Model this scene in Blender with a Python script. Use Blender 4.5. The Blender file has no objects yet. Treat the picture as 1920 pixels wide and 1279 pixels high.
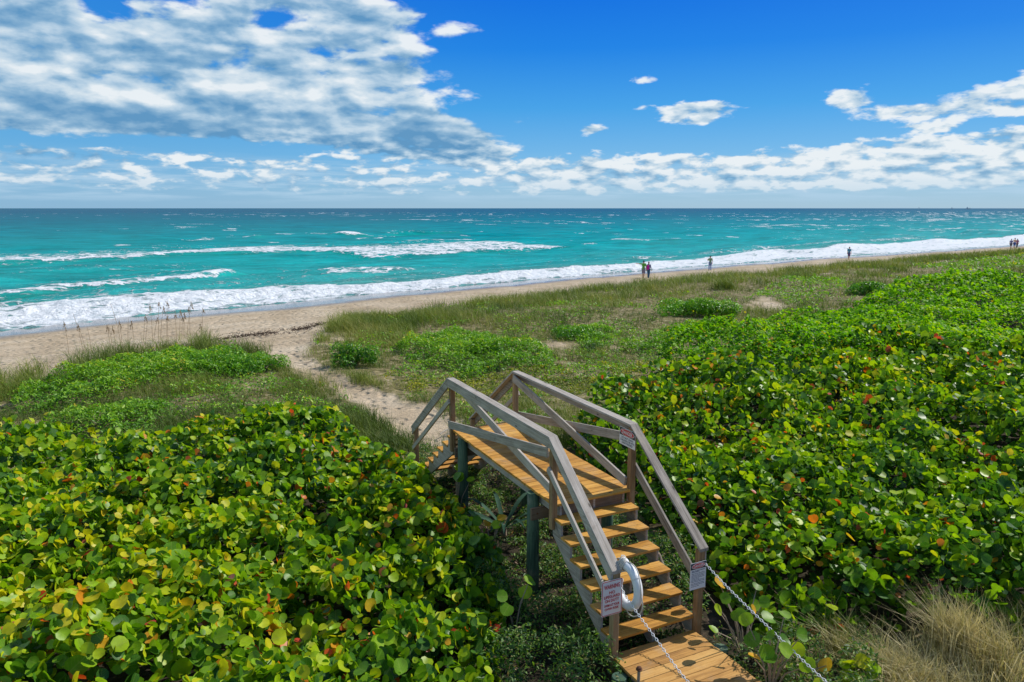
import bpy, bmesh, math
import numpy as np
from mathutils import Vector, Matrix

R = np.random.default_rng(11)
C = bpy.context.scene.collection
sc = bpy.context.scene
PI = math.pi

# ------------------------------------------------------------------ camera
FPX = 1370.34
PITCH = math.atan(249.5 / FPX)
HC = 7.8
cam_d = bpy.data.cameras.new('camera')
cam = bpy.data.objects.new('camera', cam_d)
C.objects.link(cam)
cam_d.sensor_width = 36.0
cam_d.lens = 36.0 * FPX / 1920.0
cam_d.clip_start = 0.1
cam_d.clip_end = 60000
cam.location = (0, 0, HC)
cam.rotation_euler = (PI / 2 - PITCH, 0, 0)
sc.camera = cam

def W(px, py, z):
    """the point of the level z that the photograph shows at px, py"""
    a = (px - 960) / FPX
    b = -(py - 639.5) / FPX
    d = (a, math.cos(PITCH) + b * math.sin(PITCH), -math.sin(PITCH) + b * math.cos(PITCH))
    t = (z - HC) / d[2]
    return (d[0] * t, d[1] * t)

def WP(pts, z):
    return np.array([W(x, y, z) for x, y in pts])

# ------------------------------------------------------------------ tags
def tag(o, label=None, cat=None, group=None, kind=None):
    if label: o['label'] = label
    if cat: o['category'] = cat
    if group: o['group'] = group
    if kind: o['kind'] = kind
    return o

def thing(name, label, cat, loc=(0, 0, 0), rz=0.0, group=None):
    o = bpy.data.objects.new(name, None)
    C.objects.link(o)
    o.location = loc
    o.rotation_euler = (0, 0, rz)
    o.empty_display_size = 0.1
    return tag(o, label, cat, group)

# ------------------------------------------------------------------ node helper
class NT:
    def __init__(self, tree):
        self.t = tree
    def n(self, kind, **kw):
        nd = self.t.nodes.new(kind)
        for k, v in kw.items():
            setattr(nd, k, v)
        return nd
    def put(self, sock, v):
        if isinstance(v, bpy.types.NodeSocket):
            self.t.links.new(v, sock)
        elif v is not None:
            try:
                sock.default_value = v
            except Exception:
                sock.default_value = (v, v, v, 1) if len(sock.default_value) == 4 else (v, v, v)
    def m(self, op, a=None, b=None, c=None, clamp=False):
        nd = self.n('ShaderNodeMath', operation=op, use_clamp=clamp)
        for i, v in enumerate((a, b, c)):
            if v is not None: self.put(nd.inputs[i], v)
        return nd.outputs[0]
    def vm(self, op, a=None, b=None):
        nd = self.n('ShaderNodeVectorMath', operation=op)
        for i, v in enumerate((a, b)):
            if v is not None: self.put(nd.inputs[i], v)
        return nd.outputs[0]
    def xyz(self, x, y, z=0.0):
        nd = self.n('ShaderNodeCombineXYZ')
        for i, v in enumerate((x, y, z)): self.put(nd.inputs[i], v)
        return nd.outputs[0]
    def sep(self, v):
        nd = self.n('ShaderNodeSeparateXYZ')
        self.put(nd.inputs[0], v)
        return nd.outputs
    def noise(self, v, scale, detail=4.0, rough=0.55, dist=0.0, out=0):
        nd = self.n('ShaderNodeTexNoise')
        self.put(nd.inputs['Vector'], v)
        nd.inputs['Scale'].default_value = scale
        nd.inputs['Detail'].default_value = detail
        nd.inputs['Roughness'].default_value = rough
        nd.inputs['Distortion'].default_value = dist
        return nd.outputs[out]
    def ramp(self, f, stops, interp='LINEAR'):
        nd = self.n('ShaderNodeValToRGB')
        self.put(nd.inputs[0], f)
        cr = nd.color_ramp
        cr.interpolation = interp
        while len(cr.elements) > 1: cr.elements.remove(cr.elements[0])
        first = True
        for p, c in stops:
            e = cr.elements[0] if first else cr.elements.new(p)
            e.position = p
            first = False
            e.color = (c[0], c[1], c[2], 1) if not isinstance(c, (int, float)) else (c, c, c, 1)
        return nd.outputs[0]
    def ss(self, v, a, b, lo=0.0, hi=1.0):
        nd = self.n('ShaderNodeMapRange', interpolation_type='SMOOTHSTEP')
        self.put(nd.inputs[0], v)
        for i, x in enumerate((a, b, lo, hi)): self.put(nd.inputs[i + 1], x)
        return nd.outputs[0]
    def lin(self, v, a, b, lo=0.0, hi=1.0):
        nd = self.n('ShaderNodeMapRange', clamp=True)
        self.put(nd.inputs[0], v)
        for i, x in enumerate((a, b, lo, hi)): self.put(nd.inputs[i + 1], x)
        return nd.outputs[0]
    def mix(self, f, a, b, mode='MIX'):
        nd = self.n('ShaderNodeMix', data_type='RGBA', blend_type=mode)
        self.put(nd.inputs[0], f)
        for s, v in ((nd.inputs[6], a), (nd.inputs[7], b)):
            if isinstance(v, tuple) and len(v) == 3: v = (*v, 1)
            self.put(s, v)
        return nd.outputs[2]
    def attr(self, name, out='Fac'):
        nd = self.n('ShaderNodeAttribute', attribute_name=name)
        return nd.outputs[out]
    def bump(self, h, strength=0.3, dist=0.02):
        nd = self.n('ShaderNodeBump')
        self.put(nd.inputs['Height'], h)
        nd.inputs['Strength'].default_value = strength
        nd.inputs['Distance'].default_value = dist
        return nd.outputs[0]

def new_mat(name):
    m = bpy.data.materials.new(name)
    m.use_nodes = True
    t = m.node_tree
    b = t.nodes['Principled BSDF']
    return m, NT(t), b, t.nodes['Material Output']

def plain(name, col, rough=0.5, metal=0.0, var=0.12, scale=8.0, spec=0.5):
    m, k, b, o = new_mat(name)
    tc = k.n('ShaderNodeTexCoord').outputs['Object']
    f = k.noise(tc, scale, 4)
    dark = tuple(c * (1 - var * 1.6) for c in col)
    lite = tuple(min(1, c * (1 + var)) for c in col)
    k.put(b.inputs['Base Color'], k.mix(f, dark, lite))
    b.inputs['Roughness'].default_value = rough
    b.inputs['Metallic'].default_value = metal
    b.inputs['Specular IOR Level'].default_value = spec
    return m

def wood(name, dark, mid, lite, rough=0.7, grain=1.0, knots=True, worn_amt=0.35):
    m, k, b, o = new_mat(name)
    uv = k.n('ShaderNodeUVMap').outputs[0]
    rnd = k.attr('rnd')
    s = k.sep(uv)
    v = k.xyz(k.m('MULTIPLY', s[0], 1.3), k.m('MULTIPLY', s[1], 42.0 * grain), 0.0)
    g1 = k.noise(v, 1.0, 6, 0.6, 0.6)
    v2 = k.xyz(k.m('MULTIPLY', s[0], 3.5), k.m('MULTIPLY', s[1], 150.0 * grain), 3.0)
    g2 = k.noise(v2, 1.0, 3, 0.6, 0.2)
    blot = k.noise(k.xyz(s[0], k.m('MULTIPLY', s[1], 3), 9.0), 2.2, 4, 0.6)
    f = k.m('ADD', k.m('MULTIPLY', g1, 0.75), k.m('MULTIPLY', g2, 0.45))
    f = k.m('ADD', f, k.m('MULTIPLY', k.m('SUBTRACT', blot, 0.5), 0.55))
    f = k.m('ADD', f, k.m('MULTIPLY', k.m('SUBTRACT', rnd, 0.5), 0.28))
    col = k.ramp(f, [(0.28, dark), (0.55, mid), (0.85, lite)])
    if knots:
        vo = k.n('ShaderNodeTexVoronoi')
        k.put(vo.inputs['Vector'], k.xyz(k.m('MULTIPLY', s[0], 2.6), k.m('MULTIPLY', s[1], 6.5), 0.0))
        vo.inputs['Scale'].default_value = 1.0
        kn = k.ss(vo.outputs['Distance'], 0.05, 0.13, 0.8, 0.0)
        pick = k.m('GREATER_THAN', k.sep(vo.outputs['Color'])[0], 0.55)
        col = k.mix(k.m('MULTIPLY', kn, pick), col, tuple(c * 0.28 for c in dark))
    # worn and greyed places, darker stains
    geo = k.n('ShaderNodeNewGeometry').outputs['Position']
    worn = k.m('MULTIPLY', k.ss(k.noise(geo, 2.3, 5, 0.65), 0.52, 0.72), worn_amt)
    col = k.mix(worn, col, (0.36, 0.30, 0.22))
    stain = k.m('MULTIPLY', k.ss(k.noise(geo, 5.5, 5, 0.7), 0.56, 0.74), 0.5)
    col = k.mix(stain, col, tuple(c * 0.45 for c in mid))
    k.put(b.inputs['Base Color'], col)
    b.inputs['Roughness'].default_value = rough
    b.inputs['Specular IOR Level'].default_value = 0.25
    k.put(b.inputs['Normal'], k.bump(f, 0.6, 0.006))
    return m

M = {}
M['deck'] = wood('deck_wood', (0.20, 0.085, 0.016), (0.47, 0.225, 0.034), (0.66, 0.37, 0.085), 0.65)
M['deck_worn'] = wood('landing_wood', (0.22, 0.105, 0.03), (0.46, 0.235, 0.06), (0.60, 0.35, 0.11), 0.65)
M['grey'] = wood('weathered_wood', (0.11, 0.092, 0.075), (0.315, 0.28, 0.24), (0.52, 0.475, 0.42), 0.85)
M['tan'] = wood('post_wood', (0.13, 0.072, 0.033), (0.27, 0.165, 0.08), (0.40, 0.28, 0.15), 0.75)
M['brown'] = wood('beam_wood', (0.09, 0.06, 0.04), (0.18, 0.125, 0.085), (0.27, 0.2, 0.14), 0.8)
M['pile'] = wood('treated_pile', (0.022, 0.05, 0.034), (0.06, 0.115, 0.075), (0.15, 0.2, 0.125), 0.8, 0.35, False)
M['steel'] = plain('galvanised_steel', (0.35, 0.35, 0.36), 0.45, 0.8)
M['rust'] = plain('rusty_iron', (0.13, 0.055, 0.03), 0.85, 0.3, 0.5, 30)
M['plastic'] = plain('white_plastic', (0.74, 0.75, 0.76), 0.4, 0, 0.06)
M['foam_white'] = plain('ring_vinyl', (0.72, 0.74, 0.76), 0.55, 0, 0.1, 14)
M['rope'] = plain('cream_rope', (0.62, 0.58, 0.50), 0.9, 0, 0.25, 60)
M['sign_white'] = plain('sign_white', (0.70, 0.71, 0.73), 0.45, 0, 0.05)
M['sign_red'] = plain('sign_red', (0.52, 0.028, 0.04), 0.5, 0, 0.1)
M['sign_black'] = plain('sign_black', (0.02, 0.022, 0.035), 0.5, 0, 0.1)
M['sign_blue'] = plain('sign_text', (0.05, 0.07, 0.14), 0.5, 0, 0.1)

# ------------------------------------------------------------------ mesh collector
class MB:
    def __init__(self):
        self.v, self.f, self.uv, self.r, self.mi = [], [], [], [], []
    def face(self, idx, uvs, mi=0):
        self.f.append(idx); self.uv.append(uvs); self.mi.append(mi)
    def obox(self, c, ax, ay, az, hx, hy, hz, mi=0, rnd=None):
        """box with half sizes along unit axes; ax is the grain"""
        c, ax, ay, az = (Vector(q) for q in (c, ax, ay, az))
        rnd = R.random() if rnd is None else rnd
        o = len(self.v); u0, v0 = R.random() * 20, R.random() * 20
        for sx in (-1, 1):
            for sy in (-1, 1):
                for sz in (-1, 1):
                    self.v.append(c + ax * (hx * sx) + ay * (hy * sy) + az * (hz * sz)); self.r.append(rnd)
        S = lambda i: (hx * (1 if i & 4 else -1), hy * (1 if i & 2 else -1), hz * (1 if i & 1 else -1))
        for q, kind in (((0, 1, 3, 2), 0), ((4, 6, 7, 5), 0), ((0, 4, 5, 1), 1), ((2, 3, 7, 6), 1), ((0, 2, 6, 4), 2), ((1, 5, 7, 3), 2)):
            uvs = []
            for i in q:
                s = S(i)
                uvs.append((u0 + (s[0] if kind else s[2]), v0 + kind * 0.37 + (s[2] if kind == 1 else s[1])))
            self.face([o + i for i in q], uvs, mi)
    def board(self, p0, p1, side, wid, thk, mi=0, rnd=None):
        """plank from p0 to p1, `side` ~ direction of its width"""
        p0, p1 = Vector(p0), Vector(p1)
        ax = (p1 - p0).normalized()
        az = ax.cross(Vector(side)).normalized()
        ay = az.cross(ax).normalized()
        self.obox((p0 + p1) / 2, ax, ay, az, (p1 - p0).length / 2, wid / 2, thk / 2, mi, rnd)
    def prism(self, poly, axis, lo, hi, mi=0):
        """poly in (y,z) extruded along x (axis 0)"""
        o = len(self.v); n = len(poly); rnd = R.random()
        for x in (lo, hi):
            for (a, b) in poly:
                self.v.append(Vector((x, a, b))); self.r.append(rnd)
        self.face([o + i for i in range(n)], [(p[0], p[1]) for p in poly], mi)
        self.face([o + n + i for i in reversed(range(n))], [(p[0], p[1]) for p in reversed(poly)], mi)
        for i in range(n):
            j = (i + 1) % n
            L = math.hypot(poly[j][0] - poly[i][0], poly[j][1] - poly[i][1])
            self.face([o + j, o + i, o + n + i, o + n + j], [(L, 0), (0, 0), (0, hi - lo), (L, hi - lo)], mi)
    def tube(self, pts, rad, seg=8, closed=False, mi=0, cap=True):
        pts = [Vector(p) for p in pts]; n = len(pts)
        rad = [rad] * n if isinstance(rad, (int, float)) else rad
        o = len(self.v); rnd = R.random(); ref = None; acc = 0.0; accs = []
        for i, p in enumerate(pts):
            if closed: t = pts[(i + 1) % n] - pts[i - 1]
            else: t = pts[min(i + 1, n - 1)] - pts[max(i - 1, 0)]
            t.normalize()
            if ref is None: ref = Vector((0, 0, 1)) if abs(t.z) < 0.9 else Vector((1, 0, 0))
            a = (ref - t * ref.dot(t)).normalized(); b = t.cross(a); ref = a
            if i: acc += (p - pts[i - 1]).length
            accs.append(acc)
            for k in range(seg):
                an = 2 * PI * k / seg
                self.v.append(p + (a * math.cos(an) + b * math.sin(an)) * rad[i]); self.r.append(rnd)
        for i in range(n if closed else n - 1):
            j = (i + 1) % n
            for k in range(seg):
                l = (k + 1) % seg
                c = 2 * PI * max(rad[i], 1e-4) / seg
                u0, u1 = accs[i], (accs[j] if j else acc + 0.1)
                self.face([o + i * seg + k, o + i * seg + l, o + j * seg + l, o + j * seg + k],
                          [(u0, k * c), (u0, (k + 1) * c), (u1, (k + 1) * c), (u1, k * c)], mi)
        if cap and not closed:
            for i, rev in ((0, True), (n - 1, False)):
                ids = [o + i * seg + k for k in range(seg)]
                q = [(0.5 * math.cos(2 * PI * k / seg) * rad[i], 0.5 * math.sin(2 * PI * k / seg) * rad[i]) for k in range(seg)]
                if rev: ids.reverse(); q.reverse()
                self.face(ids, q, mi)
    def ball(self, c, r, seg=10, rings=6, mi=0):
        c = Vector(c); r = (r, r, r) if isinstance(r, (int, float)) else r
        o = len(self.v); rnd = R.random()
        for i in range(rings + 1):
            th = PI * i / rings
            for k in range(seg):
                an = 2 * PI * k / seg
                self.v.append(c + Vector((r[0] * math.sin(th) * math.cos(an), r[1] * math.sin(th) * math.sin(an), r[2] * math.cos(th)))); self.r.append(rnd)
        for i in range(rings):
            for k in range(seg):
                l = (k + 1) % seg
                self.face([o + i * seg + k, o + (i + 1) * seg + k, o + (i + 1) * seg + l, o + i * seg + l], [(0, 0), (0, .1), (.1, .1), (.1, 0)], mi)
    def build(self, name, mats, parent=None, bevel=0.0, smooth=False):
        me = bpy.data.meshes.new(name)
        me.from_pydata([tuple(v) for v in self.v], [], self.f)
        uvl = me.uv_layers.new(name='UVMap')
        uvl.data.foreach_set('uv', np.array([c for q in self.uv for c in q], dtype=np.float32).ravel())
        at = me.attributes.new('rnd', 'FLOAT', 'POINT')
        at.data.foreach_set('value', np.array(self.r, dtype=np.float32))
        for m in (mats if isinstance(mats, (list, tuple)) else [mats]): me.materials.append(m)
        me.polygons.foreach_set('material_index', np.array(self.mi, dtype=np.int32))
        if smooth: me.polygons.foreach_set('use_smooth', np.ones(len(self.f), dtype=bool))
        me.validate(); me.update()
        o = bpy.data.objects.new(name, me)
        C.objects.link(o)
        if parent: o.parent = parent
        if bevel:
            b = o.modifiers.new('bevel', 'BEVEL'); b.width = bevel; b.segments = 1; b.limit_method = 'ANGLE'
        return o

# ------------------------------------------------------------------ numpy noise
def vnoise(x, y, seed=0):
    xi = np.floor(x).astype(np.int64); yi = np.floor(y).astype(np.int64)
    fx = x - xi; fy = y - yi
    fx = fx * fx * (3 - 2 * fx); fy = fy * fy * (3 - 2 * fy)
    def h(a, b):
        n = (a * 374761393 + b * 668265263 + seed * 974634777) & 0x7fffffff
        n = ((n ^ (n >> 13)) * 1274126177) & 0x7fffffff
        n = (n ^ (n >> 16)) & 0x7fffffff
        return (n % 100003) / 100003.0
    return (h(xi, yi) * (1 - fx) + h(xi + 1, yi) * fx) * (1 - fy) + (h(xi, yi + 1) * (1 - fx) + h(xi + 1, yi + 1) * fx) * fy

def fbm(x, y, oct=4, seed=0):
    s = 0; a = 0.5; t = 0
    for i in range(oct):
        s = s + a * vnoise(x * 2 ** i, y * 2 ** i, seed + i * 17); t += a; a *= 0.5
    return s / t

def inside(P, poly):
    x, y = P[:, 0], P[:, 1]; c = np.zeros(len(P), bool); n = len(poly); j = n - 1
    for i in range(n):
        xi, yi = poly[i]; xj, yj = poly[j]
        q = ((yi > y) != (yj > y)) & (x < (xj - xi) * (y - yi) / ((yj - yi) + 1e-12) + xi)
        c ^= q; j = i
    return c

def edge_dist(P, poly):
    d = np.full(len(P), 1e9); n = len(poly)
    for i in range(n):
        a = np.array(poly[i]); b = np.array(poly[(i + 1) % n]); ab = b - a
        t = np.clip(((P - a) @ ab) / (ab @ ab + 1e-12), 0, 1)
        d = np.minimum(d, np.linalg.norm(P - (a + t[:, None] * ab), axis=1))
    return d

def sstep(a, b, x):
    t = np.clip((x - a) / (b - a), 0, 1)
    return t * t * (3 - 2 * t)

# ------------------------------------------------------------------ shore coordinates
SH = math.atan2(0.618, 0.786)          # the shore runs along this direction
CA, SA = math.cos(SH), math.sin(SH)
AK = [-400, -120, -40, 2.8, 9, 16.2, 27, 47, 69.5, 102, 133, 180, 260, 420, 1200]
SK = [40, 48, 52.5, 55.1, 56.6, 57.2, 58.3, 59.7, 60.8, 60.0, 58.1, 55.2, 49, 34, -60]
def shore(x, y):
    a = x * CA + y * SA
    s = -x * SA + y * CA
    s0 = np.interp(a, AK, SK) + 0.5 * np.sin(a / 5.3 + 1) * np.sin(a / 13.0)
    return a, s - s0                    # along the shore, offshore distance

# ------------------------------------------------------------------ crossover frame
TH = -0.4513
OX, OY, OZ = 0.4937, 9.5469, HC - 3.0627
UX, UY = math.sin(TH), math.cos(TH)
VX, VY = math.cos(TH), -math.sin(TH)
RW, RL, HR = 1.4717, 3.8841, 0.9765
RISE, RUN = 0.1994, 0.2595
def uv_of(P):
    dx, dy = P[:, 0] - OX, P[:, 1] - OY
    return dx * UX + dy * UY, dx * VX + dy * VY
def wuv(u, v):
    return (OX + u * UX + v * VX, OY + u * UY + v * VY)

# ------------------------------------------------------------------ ground height
PATH = WP([(395, 642), (490, 658), (528, 690), (585, 722), (645, 748), (690, 795), (770, 850), (850, 850), (880, 800),
           (800, 768), (745, 748), (690, 727), (635, 702), (600, 682), (575, 662), (590, 640), (650, 590), (380, 600)], 1.75)
def zg(x, y):
    a, o = shore(x, y)
    q = -o
    z = np.interp(q, [-60, -12, 0, 4, 9, 15, 20, 26, 36, 48, 60, 200], [-3.5, -0.7, 0.25, 0.42, 0.62, 1.0, 1.45, 1.75, 1.8, 2.15, 2.2, 2.3])
    veg = sstep(15, 24, q)
    z = z + veg * (fbm(x / 6.0, y / 6.0, 3, 5) - 0.5) * 0.7 * sstep(6, 16, np.hypot(x, y - 6))
    z = z + (1 - veg) * sstep(3, 9, q) * (fbm(x / 2.2, y / 2.2, 3, 9) - 0.5) * 0.14
    return z
def zg1(x, y):
    return float(zg(np.array([x], float), np.array([y], float))[0])

# ------------------------------------------------------------------ world: sky and clouds
SUN_AZ, SUN_EL = math.radians(62.0), math.radians(43.0)
SD = Vector((math.sin(SUN_AZ) * math.cos(SUN_EL), math.cos(SUN_AZ) * math.cos(SUN_EL), math.sin(SUN_EL)))
WS = 0.11
w = bpy.data.worlds.new('World'); sc.world = w; w.use_nodes = True
k = NT(w.node_tree)
bg = w.node_tree.nodes['Background']
sky = k.n('ShaderNodeTexSky', sky_type='NISHITA', sun_disc=False, sun_elevation=SUN_EL, sun_rotation=SUN_AZ)
sky.air_density = 1.0; sky.dust_density = 0.4; sky.ozone_density = 3.0; sky.altitude = 0
hsv = k.n('ShaderNodeHueSaturation')
hsv.inputs['Saturation'].default_value = 1.45
hsv.inputs['Value'].default_value = 1.0
k.put(hsv.inputs['Color'], sky.outputs[0])
d = k.sep(k.n('ShaderNodeTexCoord').outputs['Generated'])
az = k.m('ARCTAN2', d[0], d[1])
el = k.m('ARCSINE', d[2])
elp = k.m('MAXIMUM', el, 0.0)
g = 1.0 / WS
tgt = k.ramp(k.m('MULTIPLY', elp, 2.5), [(0.0, (0.33, 0.55, 0.74)), (0.06, (0.27, 0.53, 0.77)), (0.16, (0.15, 0.46, 0.82)), (0.32, (0.045, 0.35, 0.82)), (0.5, (0.004, 0.215, 0.80)), (0.68, (0.0, 0.145, 0.76)), (1.0, (0.0, 0.11, 0.62))])
tgt = k.mix(k.ss(az, 0.1, -0.6, 0.0, 0.35), tgt, (0.07, 0.34, 0.66))
tv = k.vm('SCALE', tgt); tv.node.inputs['Scale'].default_value = g
skycol = k.mix(k.ss(el, 0.28, 0.6, 0.88, 0.0), hsv.outputs[0], tv)

def gauss(ca, ce, sa, se, amp):
    x = k.m('DIVIDE', k.m('SUBTRACT', az, ca), sa * 1.2)
    y = k.m('DIVIDE', k.m('SUBTRACT', el, ce), se * 1.2)
    r2 = k.m('ADD', k.m('MULTIPLY', x, x), k.m('MULTIPLY', y, y))
    return k.m('MULTIPLY', k.m('POWER', 2.718, k.m('MULTIPLY', r2, -1.0)), amp)
def addall(l):
    s = l[0]
    for q in l[1:]: s = k.m('ADD', s, q)
    return s
# the cloud cover over the sky, as a field on directions
edge = k.m('SUBTRACT', k.m('MULTIPLY_ADD', el, -1.12, 0.135), az)
warp = k.noise(k.xyz(k.m('MULTIPLY', az, 5.0), k.m('MULTIPLY', el, 13.0), 2.0), 1.0, 3)
edge = k.m('ADD', edge, k.m('MULTIPLY', k.m('SUBTRACT', warp, 0.5), 0.30))
bank = k.ss(edge, -0.06, 0.14)
low = k.ss(k.m('ADD', el, k.m('MULTIPLY', k.m('MAXIMUM', k.m('ADD', az, 0.30), 0.0), 0.14)), 0.066, 0.100)
bank = k.m('MULTIPLY', bank, low)
bank = k.m('MULTIPLY', bank, k.ss(el, 0.20, 0.30, 1.16, 0.80))
hz_top = k.m('ADD', 0.072, k.m('MULTIPLY', k.m('MAXIMUM', k.m('SUBTRACT', az, 0.28), 0.0), 0.06))
band = k.m('MULTIPLY', k.ss(k.m('SUBTRACT', el, hz_top), 0.014, -0.014), k.ss(el, 0.006, 0.030))
band = k.m('MULTIPLY', band, k.ss(az, -0.10, 0.06, 0.62, 0.86))
puffs = addall([gauss(0.229, 0.122, 0.060, 0.010, 0.95), gauss(0.243, 0.131, 0.022, 0.008, 0.3), gauss(0.236, 0.110, 0.026, 0.007, 0.85), gauss(0.415, 0.129, 0.030, 0.012, 1.0),
                gauss(0.49, 0.110, 0.06, 0.009, 0.78), gauss(0.555, 0.124, 0.045, 0.011, 0.80), gauss(0.61, 0.140, 0.035, 0.013, 0.80), gauss(0.61, 0.104, 0.05, 0.008, 0.72),
                gauss(0.106, 0.101, 0.022, 0.007, 0.85), gauss(0.170, 0.160, 0.016, 0.008, 0.62), gauss(0.505, 0.090, 0.035, 0.009, 0.8),
                gauss(-0.045, 0.222, 0.03, 0.006, 0.40), gauss(-0.33, 0.255, 0.07, 0.03, 0.5), gauss(-0.19, 0.222, 0.10, 0.018, 0.62),
                gauss(0.017, 0.212, 0.010, 0.004, 0.45)])
gap = addall([gauss(-0.48, 0.222, 0.03, 0.014, 0.55), gauss(-0.40, 0.245, 0.035, 0.018, 0.5), gauss(-0.28, 0.225, 0.05, 0.012, 0.35), gauss(-0.20, 0.19, 0.07, 0.008, 0.25)])
cover = k.m('MAXIMUM', k.m('SUBTRACT', k.m('MAXIMUM', k.m('MINIMUM', k.m('ADD', bank, puffs), 1.0), band), gap), 0.0)
lowmix = k.ss(el, 0.060, 0.125)
small = k.m('MAXIMUM', k.ss(az, -0.02, 0.10), 0.0)
lowmix = k.m('MULTIPLY', lowmix, k.m('SUBTRACT', 1.0, k.m('MULTIPLY', small, 0.75)))
def dens(da, de, dt=0.0, ro=0.54):
    A = k.m('ADD', az, da); E = k.m('ADD', el, de)
    V1 = k.xyz(k.m('MULTIPLY', A, 16.0), k.m('MULTIPLY', E, 38.0), 1.9)
    V2 = k.xyz(k.m('MULTIPLY', A, 33.0), k.m('MULTIPLY', E, 84.0), 3.7)
    a1 = k.noise(V1, 1.0, dt or 9, ro if not dt else 0.50, 0.15)
    a2 = k.noise(V2, 1.0, dt or 8, ro if not dt else 0.50, 0.15)
    return k.m('ADD', k.m('MULTIPLY', a1, lowmix), k.m('MULTIPLY', a2, k.m('SUBTRACT', 1.0, lowmix)))
n0 = dens(0, 0)
D0 = k.m('SUBTRACT', k.m('ADD', n0, k.m('MULTIPLY', cover, 0.50)), 0.76)
ns = dens(0, 0, 6)
n1 = dens(0.005, 0.008, 6)
n2 = dens(0.009, 0.022, 6)
alpha = k.ss(D0, -0.02, 0.15)
shade = k.m('MULTIPLY_ADD', k.m('SUBTRACT', ns, n1), 1.9, 0.64)
shade = k.m('ADD', shade, k.m('MULTIPLY', k.m('SUBTRACT', ns, n2), 1.6))
shade = k.m('SUBTRACT', shade, k.m('MULTIPLY', k.m('MAXIMUM', k.m('SUBTRACT', D0, 0.14), 0.0), 1.15))
shade = k.m('ADD', shade, k.m('MULTIPLY', k.ss(az, -0.15, 0.3), 0.24))
big_s = k.noise(k.xyz(k.m('MULTIPLY', az, 6.0), k.m('MULTIPLY', el, 24.0), 8.0), 1.0, 4, 0.5)
shade = k.m('ADD', shade, k.m('MULTIPLY', k.m('SUBTRACT', big_s, 0.52), 1.1))
shade = k.m('SUBTRACT', shade, k.m('MULTIPLY', k.m('MULTIPLY', k.ss(el, 0.085, 0.125, 0.34, 0.0), k.ss(el, 0.05, 0.075)), k.ss(az, 0.05, -0.1)))
shade = k.m('MINIMUM', k.m('MAXIMUM', shade, 0.0), 1.0)
ccol = k.ramp(shade, [(0.0, (0.12, 0.31, 0.54)), (0.35, (0.27, 0.46, 0.65)), (0.62, (0.50, 0.65, 0.78)), (0.85, (0.68, 0.78, 0.85)), (1.0, (0.84, 0.89, 0.92))])
ccol = k.vm('SCALE', ccol); ccol.node.inputs['Scale'].default_value = g
haze = k.ss(el, 0.0, 0.055, 0.35, 1.0)
aa = k.m('MULTIPLY', k.m('MULTIPLY', alpha, haze), 0.96)
# thin veil of far cloud just over the horizon
vn = k.noise(k.xyz(k.m('MULTIPLY', az, 9.0), k.m('MULTIPLY', el, 120.0), 4.0), 1.0, 6, 0.6)
veil = k.m('MULTIPLY', k.m('MULTIPLY', k.ss(el, 0.002, 0.02), k.ss(el, 0.035, 0.075, 1.0, 0.0)), k.ss(vn, 0.40, 0.66, 0.05, 0.75))
vc = (0.46 * g, 0.65 * g, 0.82 * g)
col = k.mix(veil, skycol, vc)
col = k.mix(aa, col, ccol)
k.put(bg.inputs['Color'], col)
bg.inputs['Strength'].default_value = WS
w.cycles.sampling_method = 'MANUAL'; w.cycles.sample_map_resolution = 512

sl = bpy.data.lights.new('sun', 'SUN'); sl.energy = 5.0; sl.angle = math.radians(0.53); sl.color = (1.0, 0.95, 0.87)
so = bpy.data.objects.new('sun', sl); C.objects.link(so)
so.rotation_euler = SD.to_track_quat('Z', 'Y').to_euler(); so.location = (30, 20, 40)

sc.view_settings.view_transform = 'Standard'; sc.view_settings.look = 'None'
sc.view_settings.gamma = 1.0; sc.view_settings.exposure = 0.0
sc.view_settings.use_curve_mapping = False
sc.cycles.max_bounces = 6; sc.cycles.diffuse_bounces = 3; sc.cycles.glossy_bounces = 2; sc.cycles.transmission_bounces = 4
sc.cycles.use_denoising = True
sc.cycles.caustics_reflective = False; sc.cycles.caustics_refractive = False
sc.cycles.sample_clamp_indirect = 6.0

# ------------------------------------------------------------------ array meshes
def mesh_np(name, V, F, mat, uv=None, attrs=None, parent=None, smooth=False, loc=None, rz=0.0):
    """V (n,3), F (m,k) equal sized faces, uv per loop (m*k,2)"""
    me = bpy.data.meshes.new(name)
    n, m, kk = len(V), len(F), F.shape[1]
    me.vertices.add(n); me.vertices.foreach_set('co', np.ascontiguousarray(V, dtype=np.float32).ravel())
    me.loops.add(m * kk); me.loops.foreach_set('vertex_index', np.ascontiguousarray(F, dtype=np.int32).ravel())
    me.polygons.add(m)
    me.polygons.foreach_set('loop_start', np.arange(0, m * kk, kk, dtype=np.int32))
    me.polygons.foreach_set('loop_total', np.full(m, kk, dtype=np.int32))
    if smooth: me.polygons.foreach_set('use_smooth', np.ones(m, dtype=bool))
    me.update(calc_edges=True)
    if uv is not None:
        l = me.uv_layers.new(name='UVMap'); l.data.foreach_set('uv', np.ascontiguousarray(uv, dtype=np.float32).ravel())
    for an, av in (attrs or {}).items():
        at = me.attributes.new(an, 'FLOAT', 'POINT'); at.data.foreach_set('value', np.ascontiguousarray(av, dtype=np.float32))
    me.materials.append(mat)
    o = bpy.data.objects.new(name, me); C.objects.link(o)
    if parent: o.parent = parent
    if loc is not None: o.location = loc
    o.rotation_euler = (0, 0, rz)
    return o

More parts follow.
